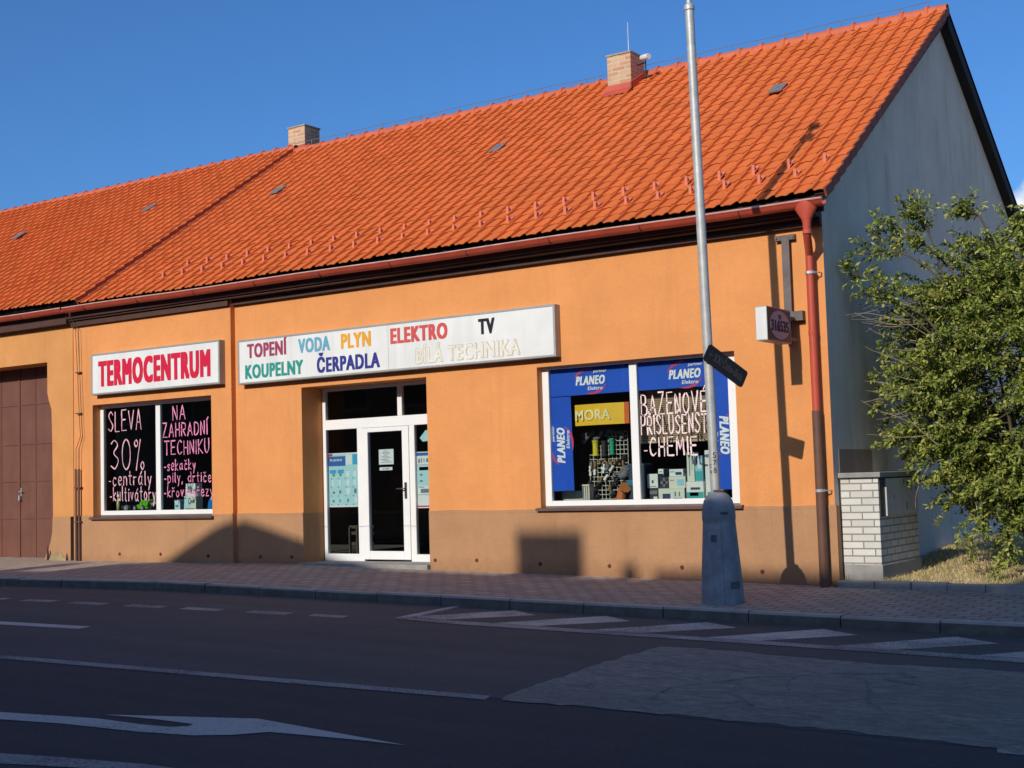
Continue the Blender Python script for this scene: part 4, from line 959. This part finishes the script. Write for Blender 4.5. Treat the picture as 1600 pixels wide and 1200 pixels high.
# ------------------------------------------------------------------ goods in the right window
bl = thing('roller_blind', 'brown ribbed blind half lowered behind the pool lettering', 'blind', (-2.2, .42, 1.77))
mb = MB(); z = 1.80
while z < 2.95:
    mb.add([(-2.95, .42, z), (-1.22, .42, z), (-1.22, .405, z+.012), (-2.95, .405, z+.012), (-1.22, .42, z+.024), (-2.95, .42, z+.024)], [(0, 1, 2, 3), (3, 2, 4, 5)]); z += .026
mb.build('slats', simple('brown_slats', (.42, .31, .20), .6, .1, 3), bl)
mb = MB(); mb.box(-2.95, -1.22, .405, .43, 1.765, 1.797); mb.build('bottom_bar', simple('brown_bar', (.5, .38, .24), .5), bl)
mo = thing('yellow_light_box', 'yellow bow-fronted advertising box with pale zigzag word, hanging above the grid', 'display box', (-3.45, .29, 2.05))
mb = MB(); vs = []; n = 16
for k in range(n+1):
    t = k/n; x = lerp(-3.862, -3.06, t); y = .265-.045*math.sin(math.pi*t)
    vs += [(x, y, 2.05), (x, y, 2.345), (x, .31, 2.345), (x, .31, 2.05)]
fs = []
for k in range(n):
    a, b = 4*k, 4*k+4
    fs += [(a, b, b+1, a+1), (a+1, b+1, b+2, a+2), (a+2, b+2, b+3, a+3), (a+3, b+3, b, a)]
fs += [(0, 1, 2, 3), (4*n+3, 4*n+2, 4*n+1, 4*n)]
mb.add(vs, fs); mb.build('case', simple('yellow_case', (.78, .46, .02), .5, .1, 3), mo)
MB().box(-3.06, -2.985, .255, .31, 2.05, 2.345).build('end_cap', simple('orange_red_end', (.60, .12, .02), .5), mo)
text('MORA', simple('pale_yellow_ink', (.80, .70, .34), .5), mo, (-3.83, .2165, 2.12), FX, FZ, .57, .145, .03, thick=.002)
gr = thing('wire_grid', 'pale wire grid panel standing behind the left pane, hung with pipe fittings', 'grid rack', (-3.55, .62, 1.0))
m_wire = simple('cream_wire', (.60, .57, .48), .5); mb = MB()
cells = .063
def rowspan(j):                          # stepped outline
    return (0, 10) if j < 11 else ((1, 10) if j < 13 else (5, 10))
for j in range(16):
    a, b = rowspan(min(j, 15)); z = 1.01+j*cells; mb.tube([(-3.86+a*cells, .62, z), (-3.86+b*cells, .62, z)], .0055, 5)
for i in range(11):
    top = 15 if i >= 5 else (12 if i >= 1 else 10); mb.tube([(-3.86+i*cells, .627, 1.0), (-3.86+i*cells, .627, 1.01+top*cells)], .0055, 5)
mb.build('wires', m_wire, gr)
m_g1 = simple('grey_pvc', (.17, .18, .19), .5); m_g2 = simple('dark_fitting', (.03, .03, .035), .5); m_br = simple('brass', (.42, .26, .13), .4, metal=.4); m_yl = simple('yellow_roll', (.60, .50, .03), .6); m_gn = simple('green_roll', (.02, .34, .20), .6); m_or = simple('orange_pvc', (.50, .16, .05), .5)
gF = 'pipe fittings hung on the wire grid'
def fitting(name, label, paths, r, mat, cat='pipe fitting', seg=10, rim=True, group=gF):
    mb = MB()
    for p in paths:
        mb.tube(p, r, seg)
        if rim:
            for a, b in ((p[0], p[1]), (p[-1], p[-2])):
                a, b = Vector(a), Vector(b); d = (b-a).normalized(); mb.tube([a-d*.004, a+d*.022], r*1.2, seg)
    o = mb.build(name, mat, None, smooth='auto'); return tag(o, label, cat, group)
fy = .58
fitting('branch_fitting', 'grey plastic branch pipe at the upper left of the wire grid', [[(-3.95, fy, 1.92), (-3.74, fy, 1.955)], [(-3.93, fy, 1.83), (-3.83, fy, 1.93)]], .03, m_g1)
fitting('elbow_fitting', 'grey plastic bent pipe in the middle of the top of the wire grid', [[(-3.74, fy, 1.86), (-3.66, fy, 1.90), (-3.62, fy, 1.98)]], .028, m_g1)
fitting('hook_fitting', 'grey curved trap fitting below the yellow box', [[(-3.55, fy, 1.90), (-3.54, fy, 1.96), (-3.49, fy, 1.985), (-3.44, fy, 1.97)]], .025, m_g1)
fitting('tee_fitting', 'grey tee fitting at the upper right of the wire grid', [[(-3.40, fy, 1.95), (-3.27, fy, 1.95)], [(-3.30, fy, 1.86), (-3.30, fy, 1.95)]], .022, m_g1)
fitting('yellow_hose_roll', 'yellow ribbed hose roll hung on the wire grid', [[(-3.72, fy-.02, 1.63), (-3.72, fy-.02, 1.84)]], .040, m_yl, 'hose roll')
fitting('green_hose_roll', 'green hose roll hung on the wire grid', [[(-3.45, fy-.02, 1.64), (-3.45, fy-.02, 1.86)]], .032, m_gn, 'hose roll')
fitting('black_hose_roll', 'dark hose roll hung between the yellow and the green roll', [[(-3.58, fy-.02, 1.62), (-3.58, fy-.02, 1.83)]], .034, m_g2, 'hose roll')
fitting('elbow_fitting', 'big grey elbow at the right edge of the wire grid', [[(-3.32, fy-.02, 1.33), (-3.24, fy-.02, 1.36), (-3.20, fy-.04, 1.45)]], .052, m_g1)
fitting('orange_drain_pipe', 'short orange drain pipe standing at the right foot of the wire grid', [[(-3.30, .50, 1.00), (-3.27, .50, 1.13), (-3.20, .46, 1.17)]], .068, m_or, 'pipe')
fitting('valve_fitting', 'white double valve at the left edge of the wire grid', [[(-3.83, fy, 1.35), (-3.83, fy, 1.48)], [(-3.76, fy, 1.36), (-3.76, fy, 1.48)], [(-3.84, fy, 1.415), (-3.74, fy, 1.415)]], .016, m_white)
fitting('tee_fitting', 'small white tee in the middle of the wire grid', [[(-3.62, fy, 1.38), (-3.60, fy, 1.50)], [(-3.64, fy, 1.45), (-3.58, fy, 1.43)]], .014, m_white)
for i in range(9):
    x = -3.80+i*.063+random.uniform(-.01, .01); z = 1.53+random.uniform(-.02, .02)
    fitting('brass_fitting', 'one of a row of small brass fittings hung across the wire grid', [[(x, fy, z-.04), (x, fy, z+.02)]], .013, m_br)
random.seed(12)
for i in range(14):
    x = -3.83+random.random()*.62; z = random.choice((1.08, 1.16, 1.27, 1.33, 1.45))+random.uniform(-.02, .02); mt_ = random.choice((m_br, m_g1, m_g1, m_white, m_g2))
    fitting('hung_fitting', 'small assorted fitting hung low on the wire grid among the others', [[(x-.025, fy-.01, z-.03), (x, fy-.01, z), (x+random.uniform(-.02, .04), fy-.015, z+.035)]], random.uniform(.013, .024), mt_)
for i, (x, z) in enumerate(((-3.84, 1.22), (-3.76, 1.12), (-3.70, 1.20), (-3.46, 1.19), (-3.41, 1.24), (-3.36, 1.52), (-3.27, 1.57), (-3.72, 1.03), (-3.46, 1.06))):
    fitting('black_fitting', 'small dark plumbing fitting on the lower wire grid, one of several', [[(x-.03, fy, z), (x, fy-.02, z+.01), (x+.02, fy-.02, z+.045)]], .022, m_g2)
rd = thing('radiator', 'white ribbed panel radiator at the bottom left of the right window', 'radiator', (-4.05, .5, 1.0))
mb = MB(); mb.box(-4.23, -3.90, .44, .47, .985, 1.135)
for i in range(10): mb.box(-4.225+i*.033, -4.207+i*.033, .432, .44, .99, 1.13)
mb.build('panel', simple('cream_enamel', (.66, .65, .54), .4), rd)
mb = MB()
for i in range(4): mb.box(-3.885+i*.034, -3.862+i*.034, .42, .54, .985, 1.20)
mb.box(-3.89, -3.755, .41, .55, 1.20, 1.225); mb.build('column_section', simple('cream_enamel2', (.62, .58, .47), .4), rd)
mo2 = thing('dark_appliance', 'dark machine with a blue lid at the right foot of the wire grid', 'machine', (-3.1, .6, 1.0))
mb = MB(); mb.box(-3.19, -2.93, .52, .8, .985, 1.5); mb.build('body', simple('dark_blue_body', (.03, .05, .08), .5), mo2, bevel=.03)
mb = MB(); mb.box(-3.21, -3.0, .50, .6, 1.18, 1.27); mb.build('lid', simple('teal_lid', (.03, .15, .22), .5), mo2, bevel=.02)
gX = 'boxed goods stacked in the right window'
m_wb = flat('white_carton', (.70, .72, .66), .6); m_cr = flat('cream_carton', (.62, .64, .52), .6); m_tl = flat('teal_print', (.05, .36, .36), .5); m_ltb = flat('light_blue_print', (.25, .52, .62), .5); m_nv = flat('navy_print', (.03, .05, .12), .5); m_gyb = flat('black_carton', (.03, .035, .04), .5)
def carton(label, x0, x1, z0, z1, y, mat, prints, dep=.16):
    t = thing('carton', label, 'box', ((x0+x1)/2, y, z0), gX)
    MB().box(x0, x1, y, y+dep, z0, z1).build('box', mat, t, bevel=.003)
    for m_, (a, b, c, d) in prints:
        q = MB(); q.box(lerp(x0, x1, a), lerp(x0, x1, b), y-.003, y-.0005, lerp(z0, z1, c), lerp(z0, z1, d)); q.build('printed_panel', m_, t)
SZ = .985
carton('black carton at the foot of the stack, left end', -2.80, -2.655, SZ, 1.15, .40, m_gyb, [(m_wb, (.5, .9, .1, .3)), (m_g1, (.1, .9, .5, .8))])
carton('white carton with a small dark picture, on the black carton', -2.815, -2.655, 1.152, 1.345, .40, m_wb, [(m_nv, (.42, .6, .35, .55)), (m_gp, (.15, .85, .08, .13))])
carton('narrow white carton behind the white carton at the left', -2.74, -2.66, 1.30, 1.41, .58, m_wb, [(m_gp, (.2, .8, .6, .7))])
carton('wide cream carton with a dark appliance picture, at the foot of the stack', -2.64, -2.245, SZ, 1.142, .38, m_cr, [(m_nv, (.16, .46, .12, .55)), (m_gp, (.62, .68, .3, .7)), (m_gp, (.78, .83, .3, .7)), (m_gp, (.58, .9, .1, .18))])
carton('dark carton with a grey cross picture, on the wide cream carton', -2.625, -2.49, 1.144, 1.30, .40, m_gyb, [(m_g1, (.4, .6, .1, .9)), (m_g1, (.1, .9, .4, .6)), (m_wb, (.38, .62, .38, .62))])
carton('cream carton with a pale blue square, on the wide cream carton', -2.485, -2.235, 1.144, 1.30, .40, m_cr, [(m_ltb, (.5, .92, .2, .75)), (m_redp, (.08, .3, .65, .72))])
carton('white carton with a navy device picture, topmost on the wide cream carton', -2.475, -2.265, 1.302, 1.40, .40, m_wb, [(m_nv, (.45, .9, .2, .6)), (m_ltb, (.05, .4, .55, .8))])
carton('white carton with a teal lower half, at the right foot of the stack', -2.215, -1.96, SZ, 1.225, .38, m_wb, [(m_tl, (.02, .98, .03, .42)), (m_nv, (.25, .8, .55, .68)), (m_wb, (.2, .7, .2, .4))])
carton('tall cream carton standing on the teal and white carton', -2.205, -2.095, 1.227, 1.62, .40, m_cr, [(m_gp, (.3, .42, .2, .9)), (m_gp, (.65, .7, .4, .9))])
carton('pale blue carton with teal lower half, beside the tall cream carton', -2.085, -1.975, 1.227, 1.57, .40, m_ltb, [(m_tl, (.04, .96, .03, .4)), (m_nv, (.05, .25, .62, .95)), (m_wb, (.4, .9, .5, .9))])
carton('tall white carton at the right end, partly behind the lamp post', -1.955, -1.70, SZ, 1.64, .44, m_wb, [(m_gp, (.1, .3, .85, .92)), (m_tl, (.1, .6, .05, .15))])

# ------------------------------------------------------------------ goods in the left window
SL = .962
def wheel(mb, x, y, z, r, w_=.03): mb.tube([(x, y, z), (x, y+w_, z)], r, 16)
gm = thing('green_mower', 'bright green mower with grey wheels at the foot of the left pane', 'mower', (-13.1, .4, SL))
mb = MB(); mb.prism([(-13.32, .32, SL+.03), (-12.93, .32, SL+.03), (-12.93, .32, SL+.17), (-13.0, .32, SL+.20), (-13.10, .32, SL+.185), (-13.16, .32, SL+.12), (-13.32, .32, SL+.08)], (0, .26, 0)); mb.build('body', simple('bright_green_plastic', (.12, .48, .02), .4), gm, bevel=.015)
for x in (-13.24, -13.04):
    q = MB(); wheel(q, x, .295, SL+.05, .05); wh = q.build('wheel', m_g2, gm); q = MB(); wheel(q, x, .285, SL+.05, .03, .012); q.build('rim', m_zinc, wh)
lf = thing('leaf_blower', 'grey leaf blower tube lying beside the green mower', 'leaf blower', (-12.75, .4, SL))
mb = MB(); mb.tube([(-12.88, .38, SL+.10), (-12.78, .38, SL+.13), (-12.62, .36, SL+.19)], [.035, .028, .02], 10); mb.build('tube', simple('pale_grey_plastic', (.42, .43, .44), .4), lf)
mb = MB(); mb.tube([(-12.90, .38, SL+.03), (-12.86, .38, SL+.09), (-12.90, .38, SL+.14)], .04, 10); mb.build('motor', m_g2, lf)
wr = thing('wheeled_machine', 'small dark machine with a grey wheel at the left end of the left window', 'machine', (-13.55, .4, SL))
mb = MB(); mb.box(-13.68, -13.42, .34, .6, SL+.02, SL+.10); mb.build('body', m_g2, wr, bevel=.02)
q = MB(); wheel(q, -13.50, .31, SL+.055, .055); wh = q.build('wheel', m_g1, wr)
q = MB(); wheel(q, -13.50, .30, SL+.055, .03, .012); q.build('rim', m_zinc, wh)
bt = thing('spray_bottle', 'slim yellow-green bottle on the shelf at the left edge', 'bottle', (-13.68, .3, SL))
mb = MB(); mb.lathe((-13.69, .30, SL), [(.03, 0), (.032, .16), (.02, .20), (.012, .22), (.012, .26)], 12); mb.build('body', simple('lime_bottle', (.45, .50, .15), .4), bt, smooth=True)
mb = MB(); mb.box(-13.71, -13.66, .285, .315, SL+.26, SL+.30); mb.build('nozzle', m_white, bt)
bm_ = thing('blue_machine', 'bright blue garden shredder hood at the right end of the left window', 'machine', (-11.2, .4, SL))
mb = MB(); mb.prism([(-11.42, .34, SL), (-10.98, .34, SL), (-10.98, .34, SL+.24), (-11.06, .34, SL+.28), (-11.30, .34, SL+.26), (-11.40, .34, SL+.14)], (0, .3, 0)); mb.build('hood', simple('bright_blue_plastic', (.01, .16, .48), .4), bm_, bevel=.02)
mb = MB()
for x in (-11.26, -11.10): mb.tube([(x, .335, SL+.15), (x, .345, SL+.15)], .014, 10)
mb.build('bolts', m_zinc, bm_)
gY = 'boxed goods in the left window'
def carton2(*a): 
    n0 = len(COL.objects); carton(*a)
for lab, x0, x1, z0, z1, y, mt_, prn in (
    ('pale patterned carton at the foot of the right pane of the left window', -12.02, -11.72, SL, 1.20, .36, m_cr, [(m_cy, (.05, .5, .2, .9)), (m_gp, (.55, .9, .5, .7)), (m_gp, (.1, .9, .05, .12))]),
    ('pale carton with a grey picture, stacked on the patterned carton', -11.99, -11.75, 1.202, 1.42, .38, m_wb, [(m_gp, (.2, .6, .3, .8)), (m_ltb, (.65, .95, .2, .6))]),
    ('tall pale blue carton standing behind the blue machine', -11.42, -11.16, 1.0, 1.80, .66, m_ltb, [(m_wb, (.1, .9, .35, .75)), (m_gp, (.3, .6, .4, .6)), (m_tl, (.05, .95, .85, .95))]),
    ('small pale cyan carton beside the middle post of the left window', -12.24, -12.10, SL, 1.14, .34, m_cy, [(m_gp, (.2, .7, .3, .5)), (m_wb, (.1, .9, .7, .9))])):
    carton(lab, x0, x1, z0, z1, y, mt_, prn)
for o in COL.objects:
    if o.get('group') == gX and o.location.x < -9: o['group'] = gY

# ------------------------------------------------------------------ bush, small conifer, dry grass
random.seed(21)
def leaf(mb, c, d, n, L, W):
    d = d.normalized(); s = d.cross(n); s = s.normalized() if s.length > 1e-4 else Vector((1, 0, 0)); k = s.cross(d)*(.12*L)
    mb.add([c, c+d*L*.4+s*W*.5-k*.3, c+d*L*.75+s*W*.36, c+d*L-k, c+d*L*.75-s*W*.36, c+d*L*.4-s*W*.5-k*.3], [(0, 1, 2, 3), (0, 3, 4, 5)])
def rv(): 
    while True:
        v = Vector((random.uniform(-1, 1), random.uniform(-1, 1), random.uniform(-1, 1)))
        if .05 < v.length < 1: return v.normalized()
bush = thing('leafy_bush', 'large loose green bush with arching branches beside the gable wall', 'bush', (2.0, 1.75, 0))
lv = MB(); br = MB(); dead = MB()
root = Vector((2.0, 1.75, -.1)); cen = Vector((2.15, 1.7, 2.45)); rad = Vector((1.85, 1.45, 1.92))
def spray(p, d, L, leaves, size, sag=.25, r=.008, target=br, curve=None):
    """a leafy shoot from p along d"""
    pts = [p.copy()]; n = 7; dd = d.normalized()
    for k in range(n):
        dd = (dd+Vector((0, 0, -sag*.16))+rv()*.10).normalized(); q = pts[-1]+dd*L/n
        if q.x < .10: q.x = .10; dd.x = abs(dd.x)*.3
        pts.append(q)
    target.tube(pts, [lerp(r, r*.3, k/n) for k in range(n+1)], 5, False)
    for k in range(leaves):
        t = random.uniform(.12, 1)**.8*n; i = min(int(t), n-1); q = pts[i].lerp(pts[i+1], t-i); a = (pts[i+1]-pts[i]).normalized()
        ld = (a*.5+rv()*.9+Vector((0, -.15, -.1))).normalized(); q = q+rv()*random.uniform(0, .05)
        if q.x < .06: continue
        leaf(lv, q, ld, (Vector((0, -.45, .8))+rv()*.7).normalized(), size*random.uniform(.7, 1.3), size*.45*random.uniform(.8, 1.2))
    return pts
mains = []
for k in range(26):
    v = rv(); v.z = v.z*.9+.15
    end = cen+Vector((v.x*rad.x*.75, v.y*rad.y*.75, v.z*rad.z*.8)); mid = root.lerp(end, .45)+Vector((random.uniform(-.2, .2), random.uniform(-.2, .2), .35))
    pts = []
    for i in range(9):
        t = i/8; pts.append((1-t)**2*root+2*t*(1-t)*mid+t*t*end+rv()*.02)
    for p in pts: p.x = max(p.x, .15)
    br.tube(pts, [lerp(.032, .008, i/8) for i in range(9)], 6, False); mains.append(pts)
for k in range(1900):                     # shoots through the volume, denser towards the skin
    v = rv(); s = random.uniform(.35, 1.0)**.5
    c = cen+Vector((v.x*rad.x*s, v.y*rad.y*s, v.z*rad.z*s))
    if c.x < .3 or (c.z < 1.55 and c.x < 1.0): continue
    if math.sin(c.x*3.7+1.1)*math.sin(c.z*3.3+.4)*math.sin(c.y*3.1) > .33: continue
    d = Vector((v.x*1.1-.12, v.y*.8-.15, v.z*.35+.16))+rv()*.45
    spray(c-d.normalized()*.3, d, random.uniform(.45, .9), 62, .066, .55)
for p, q, n in ((Vector((1.4, 1.0, 3.6)), Vector((.42, .75, 4.36)), 9), (Vector((1.3, .9, 3.5)), Vector((.30, .65, 4.05)), 5), (Vector((1.2, .8, 2.9)), Vector((.12, .48, 3.80)), 7), (Vector((1.3, .9, 2.6)), Vector((.22, .40, 3.55)), 4), (Vector((1.8, 1.0, 4.0)), Vector((1.5, .9, 4.4)), 6),
                (Vector((2.4, 1.0, 3.8)), Vector((2.3, .9, 4.2)), 6), (Vector((1.2, .9, 3.7)), Vector((.9, .7, 4.5)), 8), (Vector((1.7, 1.2, 1.4)), Vector((1.45, .9, .35)), 7), (Vector((2.0, 1.2, 1.4)), Vector((1.8, .7, .2)), 8), (Vector((2.4, 1.2, 1.2)), Vector((2.3, .8, .15)), 8)):
    pts = [p.lerp(q, i/8)+Vector((0, 0, .22*math.sin(math.pi*i/8))) for i in range(9)]; br.tube(pts, [lerp(.016, .005, i/8) for i in range(9)], 5, False)
    for k in range(n*3):
        i = random.randint(3, 7); spray(pts[i].lerp(pts[i+1], random.random()), (q-p).normalized()+rv()*.8, random.uniform(.18, .36), 17, .07, .3, .005)
for k in range(46):                      # bare dry twigs on the wall side
    p = Vector((random.uniform(.7, 1.3), random.uniform(.6, 1.4), random.uniform(1.4, 3.6))); d = Vector((-1, -.25, random.uniform(-.5, .7)))+rv()*.35
    pts = [p]
    for i in range(7):
        d = (d+rv()*.18).normalized(); q = pts[-1]+d*random.uniform(.08, .14); q.x = max(q.x, .08); pts.append(q)
    dead.tube(pts, [lerp(.007, .002, i/7) for i in range(8)], 4, False)
lv.build('foliage', leaf_mat('bush_leaves', (.085, .14, .022), (.24, .29, .045), (.54, .52, .13)), bush)
br.build('branches', simple('bush_bark', (.10, .075, .05), .9, .2, 10), bush)
dead.build('dry_twigs', simple('dry_twig', (.30, .24, .17), .9, .2, 10), bush)
cf = thing('dark_conifer', 'small dark blue-green conifer at the right edge in front of the bush', 'conifer', (3.0, .95, 0))
lv = MB(); br = MB(); c0 = Vector((3.05, .95, -.1)); br.tube([c0, c0+Vector((0, 0, 2.4))], [.05, .01], 7)
for k in range(900):
    z = random.uniform(.25, 2.3); a = random.uniform(0, 2*math.pi); rr = (.85*(1-z/2.5)**.7+.05)*random.uniform(.45, 1); d = Vector((math.cos(a), math.sin(a), .35))
    base = c0+Vector((0, 0, z)); tip = base+Vector((math.cos(a)*rr, math.sin(a)*rr, .25*rr))
    for j in range(9): leaf(lv, tip+rv()*.05, (d+rv()*.6), rv(), random.uniform(.06, .11), .013)
lv.build('foliage', leaf_mat('conifer_needles', (.012, .03, .018), (.022, .05, .028), (.04, .075, .04)), cf); br.build('trunk', simple('conifer_bark', (.06, .045, .035), .9), cf)
gr_ = MB()
for k in range(15000):
    x = .05+random.random()**1.3*6; y = .1+random.random()**1.4*6
    if .0 < x < .56 and .12 < y < 1.66: continue
    z = lawn_z(x, y)-.03; h = random.uniform(.03, .075)*(2.2 if random.random() < .04 else 1)
    if x < .5 and y < .3: h *= .6
    a = random.uniform(0, 6.28); w_ = random.uniform(.004, .008); b = Vector((math.cos(a), math.sin(a), 0)); le = rv()*h*.75; le.z = 0
    p = Vector((x, y, z)); gr_.add([p-b*w_, p+b*w_, p+b*w_*.6+le*.4+Vector((0, 0, h*.6)), p+le+Vector((0, 0, h*.9)), p-b*w_*.6+le*.4+Vector((0, 0, h*.6))], [(0, 1, 2, 3, 4)])
g_ = gr_.build('grass', leaf_mat('dry_grass', (.40, .34, .10), (.66, .52, .26), (.78, .64, .38)), None)
tag(g_, 'dry yellowing grass on the verge beside the gable', 'grass', None, 'stuff')
wd_ = MB()
for k in range(70):
    x = .02+random.random()*.10 if k < 30 else -.06+random.random()*.1; y = random.uniform(-.06, .18); z = gz(x, 0)-.01; h = random.uniform(.05, .16); d = rv()*.05; p = Vector((x, y, z))
    wd_.tube([p, p+Vector((d.x, d.y, h*.6)), p+Vector((d.x*2, d.y*2, h))], [.003, .002, .001], 3, False)
tag(wd_.build('dry_weeds', leaf_mat('dry_weed', (.16, .15, .035), (.34, .27, .10), (.48, .38, .17)), None), 'dry weeds at the foot of the building corner', 'weeds', None, 'stuff')

# ------------------------------------------------------------------ the row of houses on the near side of the street (behind the camera), whose roofs shade the road
def row_house(label, x0, x1, zr, wall_col, extras=None):
    h = thing('row_house', label, 'house', ((x0+x1)/2, -22, 0), 'houses across the street')
    yf, yr, ybk, ze = -18.7, -24.0, -29.3, zr-4.6
    mb = MB(); mb.box(x0, x1, ybk+.3, yf, -1.0, ze); mb.add([(x0, yf, ze), (x0, yr, zr-.25), (x0, ybk+.3, ze)], [(0, 1, 2)]); mb.add([(x1, yf, ze), (x1, ybk+.3, ze), (x1, yr, zr-.25)], [(0, 1, 2)])
    mb.build('wall', plaster('row_house_render', wall_col, .05, .3, 90), h)
    mb = MB(); mb.prism([(x0, yf+.35, ze-.25), (x0, yr, zr), (x0, ybk, ze-.25), (x0, ybk, ze-.4), (x0, yr, zr-.2), (x0, yf+.35, ze-.4)], (x1-x0, 0, 0)); rf = mb.build('roof', m_ridge, h)
    n = max(2, int((x1-x0)/2.6))
    for i in range(n):
        for z in (.9, 3.9):
            cx = lerp(x0, x1, (i+.5)/n); f_ = MB().box(cx-.6, cx+.6, yf-.02, yf+.03, z, z+1.5).build('window', m_white, h); MB().box(cx-.52, cx+.52, yf+.03, yf+.034, z+.08, z+1.42).build('pane', m_room, f_)
    return h, rf, yf, yr, ze
h1, rf1, yf, yr, ze = row_house('terraced house with a broad front gable across the street', -12.85, -2.75, 11.70, (.30, .28, .24))
gp = [(-12.8, 7.0), (-12.8, 8.98), (-12.2, 9.24), (-10.9, 9.86), (-10.32, 10.02), (-9.8, 9.90), (-8.9, 9.66), (-7.5, 9.26), (-6.6, 8.98), (-6.6, 7.0)]
MB().prism([(x, -18.62, z-.04) for x, z in gp], (0, -5.2, 0)).build('front_gable', m_far, h1)
MB().box(-4.94, -3.82, -24.4, -23.9, 11.0, 12.39).build('chimney', m_ybrick, rf1); MB().tube([(-3.1, -24, 11.4), (-3.1, -24, 11.95)], .12, 10).build('vent_pipe', m_zinc, rf1)
h2, rf2, *_ = row_house('lower terraced house beyond the gabled one', -34, -12.87, 10.92, (.33, .27, .20))
MB().box(-14.12, -13.62, -24.3, -23.9, 10.4, 11.62).build('chimney', m_ybrick, rf2)
h5, rf5, *_ = row_house('narrow terraced house next to the gabled one', -2.73, 1.75, 11.895, (.31, .29, .26))
h3, rf3, *_ = row_house('taller terraced house at the right end of the row', 1.77, 16, 12.32, (.26, .25, .25))
h4, rf4, *_ = row_house('terraced house at the far left end of the row', -60, -34.02, 11.3, (.30, .24, .2))
